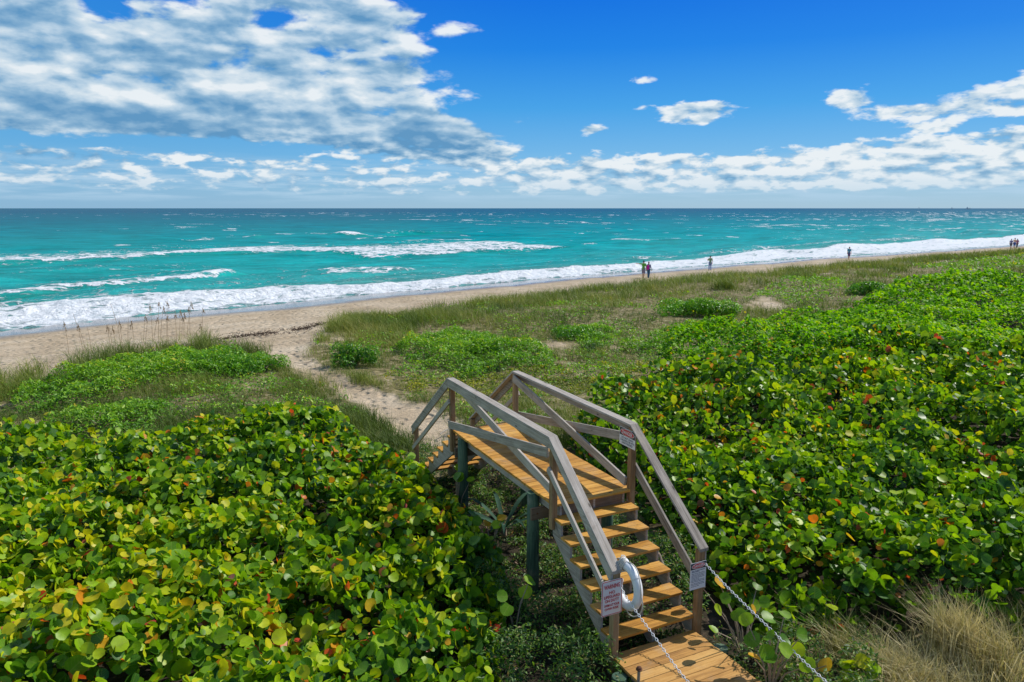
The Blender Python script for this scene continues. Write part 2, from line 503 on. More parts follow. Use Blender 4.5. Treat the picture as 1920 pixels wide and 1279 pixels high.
def scatter_arrays(P, N, size, TV, TF, seed=0, tang=None):
    r = np.random.default_rng(seed)
    n = len(P)
    N = N / (np.linalg.norm(N, axis=1, keepdims=True) + 1e-9)
    T = r.normal(size=(n, 3)) if tang is None else tang
    T = T - (T * N).sum(1, keepdims=True) * N
    T /= np.linalg.norm(T, axis=1, keepdims=True) + 1e-9
    B = np.cross(N, T)
    tv = np.array(TV, float)
    size = np.broadcast_to(np.asarray(size, float), (n,))
    V = P[:, None, :] + size[:, None, None] * (tv[None, :, 0, None] * T[:, None, :] + tv[None, :, 1, None] * B[:, None, :] + tv[None, :, 2, None] * N[:, None, :])
    tf = np.array(TF)
    F = tf[None] + (np.arange(n) * len(tv))[:, None, None]
    uv = np.broadcast_to(tv[tf.ravel()][:, :2][None], (n, tf.size, 2))
    return V.reshape(-1, 3), F.reshape(-1, tf.shape[1]), uv.reshape(-1, 2), len(tv)

def leaf_round(nr=10, fold=0.22, cup=0.12):
    V = [(0.0, 0.0, 0.0)]
    for i in range(nr):
        a = 2 * PI * (i + 0.5) / nr
        x, y = 0.5 * math.cos(a), 0.47 * math.sin(a)
        if abs(x) < 0.25 and y < 0: y *= 0.82
        V.append((y, x, fold * abs(x) + cup * (x * x + y * y) * 2 - 0.03))
    F = [(0, 1 + i, 1 + (i + 1) % nr) for i in range(nr)]
    return V, F
LEAF_NEAR = leaf_round(10)
LEAF_MID = leaf_round(6)
def leaf_long(asp=0.36, fold=0.18):
    V = [(-0.5, 0, 0), (-0.05, -asp / 2, fold * asp), (0.5, 0, -0.10), (-0.05, asp / 2, fold * asp), (0.0, 0, -0.02)]
    F = [(0, 1, 4), (1, 2, 4), (2, 3, 4), (3, 0, 4)]
    return V, F
LEAF_LONG = leaf_long()
LEAF_QUAD = ([(-0.5, 0, 0), (0, -0.27, 0.08), (0.5, 0, -0.05), (0, 0.27, 0.08)], [(0, 1, 2), (0, 2, 3)])

def leaf_mat(name, stops, rough=0.4, trans=0.38, tint=(1.15, 1.2, 0.55), veins=True, spec=0.5, blot=None):
    m, k, b, o = new_mat(name)
    rnd = k.attr('rnd')
    col = k.ramp(rnd, stops)
    if veins:
        s = k.sep(k.n('ShaderNodeUVMap').outputs[0])
        ax = k.m('ABSOLUTE', s[1])
        mid = k.ss(ax, 0.012, 0.035, 1.0, 0.0)
        q = k.m('FRACT', k.m('SUBTRACT', k.m('MULTIPLY', s[0], 6.0), k.m('MULTIPLY', ax, 5.0)))
        lat = k.m('MULTIPLY', k.ss(k.m('ABSOLUTE', k.m('SUBTRACT', q, 0.5)), 0.06, 0.15, 0.55, 0.0), k.ss(ax, 0.42, 0.3))
        vf = k.m('MULTIPLY', k.m('MAXIMUM', mid, lat), 0.40)
        col = k.mix(vf, col, k.mix(0.55, col, (0.42, 0.46, 0.12)))
    geo = k.n('ShaderNodeNewGeometry')
    nz = k.noise(geo.outputs['Position'], 9.0, 3)
    hs = k.n('ShaderNodeHueSaturation')
    k.put(hs.inputs['Value'], k.lin(nz, 0.3, 0.7, 0.72, 1.25))
    k.put(hs.inputs['Color'], col)
    col = hs.outputs[0]
    k.put(b.inputs['Base Color'], col)
    b.inputs['Roughness'].default_value = rough
    b.inputs['Specular IOR Level'].default_value = spec
    tr = k.n('ShaderNodeBsdfTranslucent')
    k.put(tr.inputs['Color'], k.mix(1.0, col, tint, 'MULTIPLY'))
    mx = k.n('ShaderNodeMixShader'); mx.inputs[0].default_value = trans
    k.put(mx.inputs[1], b.outputs[0]); k.put(mx.inputs[2], tr.outputs[0])
    k.put(o.inputs['Surface'], mx.outputs[0])
    return m

M['grape'] = leaf_mat('sea_grape_leaf', [(0.0, (0.022, 0.085, 0.014)), (0.24, (0.05, 0.165, 0.012)), (0.42, (0.14, 0.30, 0.006)), (0.62, (0.25, 0.43, 0.005)), (0.79, (0.42, 0.53, 0.006)), (0.885, (0.58, 0.53, 0.010)),
                                       (0.925, (0.66, 0.40, 0.02)), (0.955, (0.72, 0.24, 0.015)), (0.975, (0.70, 0.11, 0.012)), (0.99, (0.52, 0.04, 0.02)), (1.0, (0.45, 0.18, 0.14))], 0.42, 0.42, spec=0.33)
M['grape_far'] = leaf_mat('sea_grape_leaf_green', [(0.0, (0.025, 0.10, 0.012)), (0.22, (0.09, 0.27, 0.008)), (0.5, (0.20, 0.45, 0.006)), (0.85, (0.36, 0.55, 0.006)), (0.97, (0.50, 0.50, 0.015)), (1.0, (0.66, 0.28, 0.02))], 0.55, 0.44, veins=False, spec=0.18)
M['sunfl'] = leaf_mat('beach_sunflower_leaf', [(0.0, (0.03, 0.10, 0.014)), (0.3, (0.10, 0.27, 0.012)), (0.7, (0.21, 0.43, 0.012)), (0.97, (0.38, 0.52, 0.02)), (1.0, (0.60, 0.48, 0.03))], 0.5, veins=False)
M['yellowgc'] = leaf_mat('yellow_groundcover_leaf', [(0.0, (0.06, 0.12, 0.02)), (0.4, (0.19, 0.27, 0.018)), (0.75, (0.34, 0.36, 0.02)), (1.0, (0.52, 0.42, 0.025))], 0.6, veins=False)
M['shrub'] = leaf_mat('shrub_leaf', [(0.0, (0.02, 0.085, 0.014)), (0.3, (0.07, 0.24, 0.010)), (0.7, (0.18, 0.43, 0.010)), (1.0, (0.40, 0.52, 0.02))], 0.4, veins=False)
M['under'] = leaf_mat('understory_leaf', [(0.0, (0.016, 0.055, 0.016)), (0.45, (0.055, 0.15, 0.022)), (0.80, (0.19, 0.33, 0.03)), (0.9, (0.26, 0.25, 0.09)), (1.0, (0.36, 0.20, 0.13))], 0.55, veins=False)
M['agave'] = leaf_mat('strap_leaf', [(0.0, (0.025, 0.065, 0.04)), (1.0, (0.055, 0.11, 0.07))], 0.75, 0.12, veins=False, spec=0.1)
M['grass'] = leaf_mat('dune_grass_blade', [(0.0, (0.07, 0.125, 0.018)), (0.3, (0.15, 0.22, 0.025)), (0.6, (0.26, 0.30, 0.045)), (0.8, (0.38, 0.34, 0.10)), (1.0, (0.56, 0.46, 0.24))], 0.6, 0.3, (1.1, 1.1, 0.7), False, 0.3)
M['tangrass'] = leaf_mat('dry_grass_blade', [(0.0, (0.09, 0.12, 0.03)), (0.3, (0.27, 0.27, 0.08)), (0.6, (0.54, 0.46, 0.22)), (1.0, (0.74, 0.64, 0.38))], 0.65, 0.3, (1.1, 1.05, 0.7), False, 0.3)
M['stalk'] = plain('dry_stalk', (0.42, 0.31, 0.19), 0.8, 0, 0.3, 20)
M['seed'] = plain('seed_head', (0.34, 0.24, 0.13), 0.9, 0, 0.4, 40)
M['twig'] = plain('bare_twig', (0.32, 0.25, 0.18), 0.85, 0, 0.35, 20)
M['bark'] = plain('tan_bark', (0.36, 0.22, 0.10), 0.85, 0, 0.35, 20)
M['deadfrond'] = plain('grey_dead_frond', (0.42, 0.38, 0.32), 0.85, 0, 0.3, 20)
M['wrack'] = plain('dry_seaweed', (0.095, 0.060, 0.038), 0.95, 0, 0.5, 12)
# ================================================================== regions
def px_poly(pts, z): return [tuple(q) for q in WP(pts, z)]
TH_L = [(-19, 8), (-18, 15.4), (-14, 15.6), (-11.4, 15.9), (-9.6, 16.9), (-8.5, 16.9), (-7.2, 17.5), (-6.1, 17.9), (-4.9, 18.2), (-4.0, 17.4), (-3.1, 16.2), (-2.3, 14.9), (-1.6, 13.9),
        (-1.05, 12.9), (-0.50, 11.9), (-0.12, 10.5), (-0.12, 9.0), (-0.15, 8.0), (-0.22, 7.2), (-0.28, 6.2), (-0.3, 4.0), (-19, 3.0)]
TH_R = [(2.25, 13.1), (1.5, 15.2), (1.35, 16.9), (1.9, 18.3), (3.2, 19.2), (4.2, 19.6), (4.9, 21.4), (4.7, 22.6), (4.9, 24.2), (5.9, 26.2), (7.4, 27.6), (9.4, 28.8), (11.8, 31.2), (14.0, 34.6), (17.0, 38.2), (21.0, 41.4), (25.8, 45.2), (33.5, 49.5), (44, 56.5), (64, 68), (74, 54), (30, 9.5), (14, 8.4), (8.4, 8.9), (6.8, 8.6), (5.2, 9.0), (4.2, 8.7), (3.55, 8.5), (3.2, 8.9), (2.95, 10.0), (2.7, 11.4)]
SUNF = [
    px_poly([(40, 735), (130, 700), (230, 668), (330, 640), (400, 652), (450, 652), (500, 668), (523, 695), (510, 712), (440, 706), (350, 702), (290, 715), (200, 735), (120, 750)], 2.1),
    px_poly([(100, 790), (180, 760), (260, 750), (340, 760), (300, 790), (200, 810)], 2.2),
    px_poly([(740, 650), (775, 625), (840, 612), (900, 618), (960, 632), (1003, 652), (1010, 672), (940, 682), (890, 698), (830, 684), (770, 676)], 2.1),
    px_poly([(1045, 612), (1100, 594), (1160, 602), (1165, 626), (1110, 642), (1060, 632)], 2.1),
    px_poly([(1395, 552), (1470, 523), (1590, 525), (1610, 545), (1500, 566), (1430, 566)], 1.9),
    px_poly([(1690, 500), (1800, 488), (1920, 478), (2000, 480), (1990, 505), (1800, 512)], 1.9),
    px_poly([(1180, 640), (1250, 612), (1340, 600), (1390, 600), (1320, 625), (1260, 652), (1200, 664)], 2.0),
    px_poly([(560, 700), (620, 720), (700, 735), (760, 752), (700, 750), (620, 745)], 2.0),
]
YEL = px_poly([(690, 695), (800, 686), (940, 690), (1060, 676), (1200, 672), (1280, 690), (1240, 715), (1110, 745), (960, 745), (860, 750), (730, 740)], 1.9)
SANDP = [px_poly([(995, 645), (1040, 638), (1085, 644), (1060, 656), (1010, 660)], 1.8), px_poly([(1412, 560), (1440, 555), (1472, 568), (1462, 577), (1425, 580), (1408, 570)], 1.8),
         px_poly([(90, 672), (150, 660), (175, 668), (130, 690), (80, 705), (70, 690)], 1.7), px_poly([(600, 640), (660, 632), (660, 645), (620, 655)], 1.6),
         px_poly([(0, 690), (40, 680), (60, 700), (0, 715)], 1.7), px_poly([(1510, 520), (1560, 512), (1580, 520), (1530, 526)], 1.4),
         px_poly([(1740, 496), (1790, 492), (1760, 499)], 1.5), px_poly([(1100, 655), (1160, 648), (1150, 660)], 1.8)]
QEA = [-60, -20, 2, 12, 20, 28, 35, 50, 65, 90, 128, 180, 260]
QEV = [23, 21.5, 21, 19.5, 17.5, 15.5, 14.8, 15.5, 16.2, 16.5, 19, 20, 21]
def veg_zone(P):
    """0..1, how far a spot is inside the vegetated dune"""
    x, y = P[:, 0], P[:, 1]
    a, o = shore(x, y)
    q = -o - np.interp(a, QEA, QEV) + (fbm(x / 3.0, y / 3.0, 3, 31) - 0.5) * 4.0
    z = sstep(-0.3, 1.2, q)
    pd = edge_dist(P, PATH); pin = inside(P, PATH)
    z = z * np.where(pin, sstep(0.5, 0.05, pd) * 0.8 * (fbm(x * 1.5, y * 1.5, 2, 3) > 0.55), 1.0)
    for s in SANDP:
        d = edge_dist(P, s) * np.where(inside(P, s), -1, 1) + (fbm(x / 0.9, y / 0.9, 4, 71) - 0.5) * 3.6
        z = z * sstep(-0.5, 0.5, d)
    return z
def in_stairs(P, m=0.06):
    u, v = uv_of(P)
    return (u > -5.0) & (u < RL + 2.45) & (v > -m) & (v < RW + m)

# ================================================================== ground sheet
def fan(r0, r1, nr, na, full=True, a0=0, a1=0):
    r = r0 * (r1 / r0) ** (np.arange(nr) / (nr - 1))
    an = np.arange(na) / na * 2 * PI if full else a0 + (a1 - a0) * np.arange(na) / (na - 1)
    return r, an
def fan_faces(nr, na, full):
    i = np.arange(nr - 1)[:, None] * na; j = np.arange(na if full else na - 1)[None]
    j2 = (j + 1) % na
    return np.stack([i + j, i + na + j, i + na + j2, i + j2], -1).reshape(-1, 4)

r, an = fan(1.2, 4000, 330, 720)
# more rows and rays where the lens looks
X = (r[:, None] * np.sin(an)[None]).ravel(); Y = (r[:, None] * np.cos(an)[None]).ravel()
P = np.stack([X, Y], 1)
Z = zg(X, Y)
vz = veg_zone(P)
_, OFF = shore(X, Y)
path_in = inside(P, PATH).astype(float) * sstep(0.0, 0.5, edge_dist(P, PATH))
Z = Z - 0.10 * path_in
V = np.stack([X * CA + Y * SA, -X * SA + Y * CA, Z], 1)
V = np.vstack([V, [[0, 0, zg1(0, 0)]]])
F = fan_faces(330, 720, True)
nearF = np.stack([np.full(720, len(V) - 1), np.arange(720), (np.arange(720) + 1) % 720, (np.arange(720) + 1) % 720], 1)

m, k, b, o = new_mat('sand')
tc = k.n('ShaderNodeTexCoord').outputs['Object']
s = k.sep(tc)
veg = k.attr('veg'); wet = k.attr('wet')
big = k.noise(tc, 0.35, 5, 0.6)
fine = k.noise(tc, 26.0, 3, 0.7)
base = k.ramp(big, [(0.3, (0.36, 0.275, 0.175)), (0.5, (0.455, 0.36, 0.245)), (0.72, (0.55, 0.455, 0.33))])
base = k.mix(k.m('MULTIPLY', k.ss(fine, 0.62, 0.75), 0.3), base, (0.30, 0.24, 0.18))
# dark specks of dry weed in lines along the shore
st = k.noise(k.xyz(k.m('MULTIPLY', s[0], 0.16), k.m('MULTIPLY', s[1], 1.2), 0.0), 1.0, 5, 0.65)
sp = k.noise(k.xyz(k.m('MULTIPLY', s[0], 1.1), k.m('MULTIPLY', s[1], 4.0), 5.0), 1.0, 5, 0.7)
speck = k.m('MULTIPLY', k.ss(st, 0.44, 0.58), k.ss(sp, 0.52, 0.62))
speck = k.m('MULTIPLY', speck, k.m('SUBTRACT', 1.0, wet))
base = k.mix(k.m('MULTIPLY', speck, 0.75), base, (0.13, 0.09, 0.06))
lit = k.noise(tc, 3.0, 6, 0.65)
litter = k.ramp(lit, [(0.3, (0.075, 0.065, 0.025)), (0.48, (0.17, 0.145, 0.06)), (0.62, (0.32, 0.26, 0.15)), (0.75, (0.48, 0.39, 0.28))])
base = k.mix(veg, base, litter)
base = k.mix(k.attr('humus_shade'), base, k.ramp(lit, [(0.35, (0.022, 0.018, 0.011)), (0.6, (0.05, 0.04, 0.024)), (0.78, (0.17, 0.11, 0.08))]))  # dark soil colour, also painting shade into the gaps below the leaves
base = k.mix(wet, base, (0.13, 0.108, 0.088))
k.put(b.inputs['Base Color'], base)
k.put(b.inputs['Roughness'], k.lin(wet, 0.0, 1.0, 0.95, 0.10))
k.put(b.inputs['Specular IOR Level'], k.lin(wet, 0.0, 1.0, 0.15, 1.0))
vor = k.n('ShaderNodeTexVoronoi', feature='SMOOTH_F1'); vor.inputs['Scale'].default_value = 2.6
k.put(vor.inputs['Vector'], k.vm('ADD', tc, k.n('ShaderNodeTexNoise').outputs[1]))
foot = k.m('MULTIPLY', k.ss(vor.outputs['Distance'], 0.05, 0.40), 0.9)
track = k.noise(k.xyz(k.m('MULTIPLY', s[0], 0.25), k.m('MULTIPLY', s[1], 2.6), 2.0), 1.0, 5, 0.6)
h = k.m('ADD', foot, k.m('MULTIPLY', track, 1.4))
h = k.m('ADD', h, k.m('MULTIPLY', k.noise(tc, 9.0, 4, 0.6), 0.5))
bp = k.n('ShaderNodeBump'); k.put(bp.inputs['Height'], h); bp.inputs['Distance'].default_value = 0.14
k.put(bp.inputs['Strength'], k.lin(wet, 0, 1, 0.85, 0.03)); k.put(b.inputs['Normal'], bp.outputs[0])
M['sand'] = m
wet_v = np.concatenate([sstep(-5.6, -3.8, OFF + (fbm(X / 5, Y / 5, 2, 44) - 0.5) * 1.6), [0]])
veg_v = np.concatenate([vz, [1]])
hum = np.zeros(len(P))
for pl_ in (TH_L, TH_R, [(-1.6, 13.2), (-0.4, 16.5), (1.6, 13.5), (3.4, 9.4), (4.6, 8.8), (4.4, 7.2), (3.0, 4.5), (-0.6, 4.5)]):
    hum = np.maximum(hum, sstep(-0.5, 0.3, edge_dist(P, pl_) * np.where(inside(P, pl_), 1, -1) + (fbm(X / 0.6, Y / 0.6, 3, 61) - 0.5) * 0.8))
hum_shade_v = np.concatenate([hum, [1]])
gr = mesh_np('ground', V, np.vstack([F, nearF])[:, ::-1], M['sand'], attrs={'veg': veg_v, 'wet': wet_v, 'humus_shade': hum_shade_v}, smooth=True, rz=SH)
tag(gr, 'sandy beach and dune ground', None, None, 'structure')

# ================================================================== sea
WL = 0.25
def rows_px(near, far, step):
    rr = [near]
    while rr[-1] < far: rr.append(rr[-1] + max(0.12, rr[-1] ** 2 / (1370 * 7.6) * step))
    return np.array(rr)
r = rows_px(24.0, 16000.0, 0.55)
na = 1100
an = np.linspace(math.radians(-56), math.radians(62), na)
X = (r[:, None] * np.sin(an)[None]).ravel(); Y = (r[:, None] * np.cos(an)[None]).ravel()
RR = np.repeat(r, na)
A, O = shore(X, Y)
step = np.maximum(RR ** 2 / (1370 * 7.6) * 0.55, RR * (an[1] - an[0]))
Hh = np.zeros_like(X); Fm = np.zeros_like(X); Gr = np.zeros_like(X)
# chop and swell, each train dropped where the mesh can no longer carry it
rs = np.random.default_rng(5)
for i in range(26):
    wl = 3.2 * 1.16 ** i
    th = rs.normal(0, 0.45) if i < 20 else rs.normal(0, 0.12)
    kx, ky = math.sin(th) * 2 * PI / wl, math.cos(th) * 2 * PI / wl
    amp = 0.012 * wl ** 0.85 if i < 16 else 0.12
    ph = rs.uniform(0, 6.28)
    fade = sstep(2.2, 5.0, wl / step)
    Hh += amp * fade * np.sin(kx * A + ky * O + ph + 1.4 * fbm(A / (wl * 3), O / (wl * 3), 2, i)) * sstep(-2, 14, O)
Hh *= 0.75
def ao(pts):
    q = WP(pts, 0.6)
    a, o_ = shore(q[:, 0], q[:, 1])
    i = np.argsort(a)
    return a[i], o_[i]
def breaker(front, back, amp, ragged=1.0, face=2.2, inten=1.0, seed=0):
    global Hh, Fm, Gr
    fa, fo = ao(front); ba, bo = ao(back)
    n = fbm(A / 7.0, O / 30.0, 4, 100 + seed) - 0.5
    f = np.interp(A, fa, fo) + n * 3.2 * ragged
    b_ = np.interp(A, ba, bo) + (fbm(A / 5.0, O / 20.0, 4, 200 + seed) - 0.5) * 5.0 * ragged
    b_ = np.maximum(b_, f + 0.2)
    a0, a1 = max(fa[0], ba[0]), min(fa[-1], ba[-1])
    ends = sstep(a0 - 3, a0 + 3, A) * sstep(a1 + 3, a1 - 3, A)
    wdt = b_ - f
    crest = f + np.minimum(wdt * 0.3, 1.5)
    x = O - crest
    Hh += amp * ends * np.where(x < 0, np.exp(-(x / face) ** 2), np.exp(-(x / (face * 2.6)) ** 2))
    m_ = sstep(-0.4, 0.4, O - f) * sstep(wdt + 0.6, wdt * 0.45, O - f) * ends * inten
    Fm = np.maximum(Fm, m_)
    # thin wisps behind and in front
    Fm = np.maximum(Fm, 0.60 * ends * sstep(-5, -1, O - f) * sstep(wdt + 14, wdt, O - f) * inten)
    Gr = np.maximum(Gr, ends * min(1, amp * 1.8) * np.exp(-((O - f + face * 0.9) / (face * 1.1)) ** 2))
breaker([(-200, 500), (0, 492), (130, 488), (250, 484), (330, 479), (480, 473), (560, 471), (700, 474), (850, 469), (960, 463), (1080, 459)],
        [(-200, 480), (0, 474), (200, 466), (330, 459), (480, 454), (560, 458), (700, 456), (800, 449), (900, 447), (960, 450), (1080, 456)], 0.34, 1.6, 2.4, 0.74, 1)
breaker([(-150, 562), (0, 551), (60, 547), (130, 538), (230, 533), (300, 526), (340, 522), (400, 512), (455, 505)],
        [(-150, 546), (0, 536), (100, 526), (200, 513), (330, 506), (400, 503), (455, 502)], 0.80, 1.3, 1.9, 0.74, 2)
breaker([(500, 505), (560, 514), (620, 518), (700, 513), (790, 506)], [(500, 500), (560, 497), (640, 494), (700, 496), (790, 503)], 0.22, 1.3, 2.0, 0.66, 3)
breaker([(430, 444), (465, 446), (490, 444)], [(430, 441), (465, 437), (490, 438)], 0.9, 0.5, 2.5, 1.0, 4)
breaker([(572, 438), (640, 440), (692, 440)], [(572, 436), (660, 434), (692, 433)], 0.9, 0.5, 2.5, 1.0, 5)
breaker([(1086, 434), (1140, 438), (1170, 437)], [(1086, 432), (1140, 430), (1170, 431)], 0.9, 0.5, 2.5, 1.0, 6)
breaker([(205, 457), (255, 456)], [(205, 454), (255, 453)], 0.5, 0.5, 2.5, 0.9, 7)
breaker([(1438, 440), (1490, 440)], [(1438, 437), (1490, 435)], 0.6, 0.5, 2.5, 0.95, 8)
breaker([(1628, 446), (1690, 449)], [(1628, 443), (1690, 444)], 0.7, 0.5, 2.5, 1.0, 9)
breaker([(1300, 442), (1400, 443)], [(1300, 440), (1400, 440)], 0.4, 0.6, 2.5, 0.65, 10)
breaker([(700, 440), (760, 436), (880, 432)], [(700, 437), (760, 433), (880, 429)], 0.6, 0.8, 2.5, 0.45, 11)
breaker([(-100, 590), (0, 575), (90, 566), (200, 560), (330, 545)], [(-100, 570), (0, 552), (90, 545), (200, 538), (330, 528)], 0.15, 1.3, 2.2, 0.50, 12)
breaker([(-200, 520), (0, 512), (150, 505), (300, 500), (450, 492)], [(-200, 500), (0, 497), (150, 492), (300, 487), (450, 484)], 0.15, 1.4, 2.2, 0.42, 13)
breaker([(560, 480), (700, 484), (850, 478), (1000, 470)], [(560, 473), (700, 474), (850, 470), (1000, 464)], 0.1, 1.4, 2.2, 0.40, 14)
breaker([(-100, 600), (0, 590), (120, 580), (260, 570), (420, 552)], [(-100, 570), (0, 558), (120, 552), (260, 545), (420, 535)], 0.2, 1.4, 2.2, 0.58, 15)
breaker([(600, 530), (760, 525), (900, 515), (1040, 503)], [(600, 520), (760, 516), (900, 507), (1040, 496)], 0.15, 1.4, 2.2, 0.42, 16)
breaker([(1150, 497), (1250, 484), (1400, 470), (1560, 458), (1750, 447)], [(1150, 488), (1250, 476), (1400, 463), (1560, 452), (1750, 442)], 0.3, 1.3, 2.2, 0.55, 17)
# the break on the sand
sa, so_ = ao([(-100, 586), (0, 578), (100, 574), (200, 566), (300, 557), (380, 550), (480, 541), (560, 537), (640, 535), (720, 537), (850, 528), (960, 518), (1050, 512), (1150, 503), (1215, 491), (1300, 485),
              (1400, 476), (1430, 473), (1500, 474), (1600, 462), (1700, 456), (1800, 449), (1920, 441), (2100, 430)])
top = np.maximum(np.interp(A, sa, so_), 5.0) + (fbm(A / 6.0, O / 30.0, 4, 301) - 0.5) * 3.0
edge = (fbm(A / 7.0, np.zeros_like(A), 4, 302) - 0.5) * 3.0
m_ = sstep(edge - 0.35, edge + 0.15, O) * sstep(top + 0.8, top - 1.2, O)
Fm = np.maximum(Fm, m_ * (0.70 + 0.16 * sstep(0, 2, O - edge) + 0.22 * (fbm(A / 2.2, O / 1.2, 3, 303) - 0.5)))
Hh += 0.55 * np.where(O < top - 1, np.exp(-((O - top + 1) / 2.6) ** 2), np.exp(-((O - top + 1) / 5.0) ** 2)) * sstep(-1.0, 4.0, O)
Gr = np.maximum(Gr, 0.5 * np.exp(-((O - top - 1.5) / 2.0) ** 2))
# rough crest of the shore break and of every foaming crest
Hh += Fm * (fbm(A / 0.9, O / 0.9, 3, 77) - 0.5) * 0.45 * sstep(140, 50, RR)
Fm = np.maximum(Fm, (0.36 + 0.14 * sstep(30, 8, O) * sstep(80, -10, A)) * sstep(75, 12, O) * sstep(-1, 2, O))
# scattered white caps out at sea, denser rightward as painted sun sparkle
cap = fbm(A / 9.0, O / 5.0, 2, 55) * 1.12 * vnoise(A / 45.0, O / 60.0, 56) ** 0.45
Fm = np.maximum(Fm, 0.66 * sstep(0.70 - 0.16 * sstep(40, 300, A), 0.82 - 0.16 * sstep(40, 300, A), cap) * sstep(25, 60, O) * sstep(2600, 900, RR))
AZ = np.degrees(np.arctan2(X, Y))
glint_cap = fbm(A / 5.0, O / 3.0, 2, 57) * 0.6 + 0.4 * fbm(A / 40.0, O / 25.0, 2, 58)  # small foam specks on the right, painted in place of sun glitter
Fm = np.maximum(Fm, 0.62 * sstep(0.60, 0.70, glint_cap + 0.10 * sstep(12, 36, AZ)) * sstep(6, 30, AZ) * sstep(20, 45, O) * sstep(4000, 1500, RR))
Zw = WL + Hh + np.where(O < 3, -0.5 * sstep(edge + 0.05, edge - 0.6, O), 0) - 3.0 * sstep(edge - 0.8, edge - 6, O)
V = np.stack([X * CA + Y * SA, -X * SA + Y * CA, Zw], 1)
F = fan_faces(len(r), na, False)
Ov = O.reshape(len(r), na)
keepv = (O > -8)
F = F[keepv[F].any(1)]

m, k, b, o = new_mat('sea_water')
tc = k.n('ShaderNodeTexCoord').outputs['Object']
s = k.sep(tc)
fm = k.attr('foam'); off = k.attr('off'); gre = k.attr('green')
wv = k.xyz(k.m('MULTIPLY', s[0], 0.020), k.m('MULTIPLY', s[1], 0.05), 0.0)
patch = k.noise(wv, 1.0, 4, 0.6)
dist = k.m('ADD', off, k.m('MULTIPLY', k.m('SUBTRACT', patch, 0.5), 120.0))
lg = k.m('DIVIDE', k.m('LOGARITHM', k.m('MAXIMUM', k.m('ADD', off, 12.0), 1.0), 10.0), 4.0)
lg = k.m('ADD', lg, k.m('MULTIPLY', k.m('SUBTRACT', patch, 0.5), 0.10))
body_c = k.ramp(lg, [(0.27, (0.13, 0.36, 0.35)), (0.36, (0.012, 0.34, 0.33)), (0.48, (0.0, 0.315, 0.315)), (0.57, (0.0, 0.235, 0.265)), (0.66, (0.0, 0.15, 0.205)), (0.80, (0.0, 0.095, 0.168))])
body_c = k.mix(k.m('MULTIPLY', gre, 0.75), body_c, (0.0, 0.30, 0.235))
streak = k.noise(k.xyz(k.m('MULTIPLY', s[0], 0.10), k.m('MULTIPLY', s[1], 0.5), 0.0), 1.0, 5, 0.65)
streak2 = k.noise(k.xyz(k.m('MULTIPLY', s[0], 0.035), k.m('MULTIPLY', s[1], 0.16), 4.0), 1.0, 8, 0.75)
hsn = k.n('ShaderNodeHueSaturation'); k.put(hsn.inputs['Value'], k.lin(k.m('ADD', k.m('MULTIPLY', streak, 0.55), k.m('MULTIPLY', streak2, 0.45)), 0.36, 0.64, 0.50, 1.30)); k.put(hsn.inputs['Color'], body_c)
body_c = hsn.outputs[0]
fn1 = k.noise(k.xyz(k.m('MULTIPLY', s[0], 0.42), k.m('MULTIPLY', s[1], 0.75), 0.0), 1.0, 9, 0.72, 0.8)
lace = k.n('ShaderNodeTexVoronoi', feature='DISTANCE_TO_EDGE'); lace.inputs['Scale'].default_value = 0.8
lw = k.n('ShaderNodeTexNoise'); lw.inputs['Scale'].default_value = 0.6; lw.inputs['Detail'].default_value = 5; k.put(lw.inputs['Vector'], tc)
lv = k.vm('ADD', k.xyz(k.m('MULTIPLY', s[0], 0.5), s[1], 0.0), k.vm('SCALE', lw.outputs[1])); lv.node.inputs[0].default_value = (0, 0, 0)
lv.node.inputs[1].links[0].from_node.inputs['Scale'].default_value = 2.2
k.put(lace.inputs['Vector'], lv)
k.t.links.new(k.xyz(k.m('MULTIPLY', s[0], 0.5), s[1], 0.0), lv.node.inputs[0])
lacef = k.ss(lace.outputs['Distance'], 0.0, 0.16, 1.0, 0.0)
nn = k.m('ADD', k.m('MULTIPLY', fn1, 0.8), k.m('MULTIPLY', lacef, 0.16))
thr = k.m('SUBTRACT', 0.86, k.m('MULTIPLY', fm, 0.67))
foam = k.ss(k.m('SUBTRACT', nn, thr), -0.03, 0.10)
fcol = k.ramp(k.noise(tc, 1.6, 5, 0.7), [(0.3, (0.62, 0.70, 0.74)), (0.5, (0.80, 0.83, 0.85)), (0.7, (0.88, 0.89, 0.90))])
rip = k.noise(k.xyz(k.m('MULTIPLY', s[0], 0.55), k.m('MULTIPLY', s[1], 1.1), 0.0), 1.0, 7, 0.68)
hgt = k.m('ADD', rip, k.m('MULTIPLY', foam, k.m('MULTIPLY', k.noise(tc, 1.8, 6, 0.7), 1.1)))
nrm = k.bump(hgt, 0.8, 0.55)
# a wind roughened sea: its waves keep the mirror share low even far out
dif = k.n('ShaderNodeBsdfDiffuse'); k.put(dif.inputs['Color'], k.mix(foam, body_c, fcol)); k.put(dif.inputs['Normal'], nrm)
glo = k.n('ShaderNodeBsdfGlossy'); glo.inputs['Roughness'].default_value = 0.20; k.put(glo.inputs['Normal'], nrm)
lay = k.n('ShaderNodeLayerWeight'); lay.inputs['Blend'].default_value = 0.35; k.put(lay.inputs['Normal'], nrm)
fac = k.m('MULTIPLY', k.lin(lay.outputs['Facing'], 0.3, 1.0, 0.02, 0.24), k.m('SUBTRACT', 1.0, foam))
mx = k.n('ShaderNodeMixShader'); k.put(mx.inputs[0], fac); k.put(mx.inputs[1], dif.outputs[0]); k.put(mx.inputs[2], glo.outputs[0])
k.put(o.inputs['Surface'], mx.outputs[0])
M['water'] = m
sea = mesh_np('sea', V, F[:, ::-1], m, attrs={'foam': np.clip(Fm, 0, 1), 'off': O, 'green': np.clip(Gr, 0, 1)}, smooth=True, rz=SH)
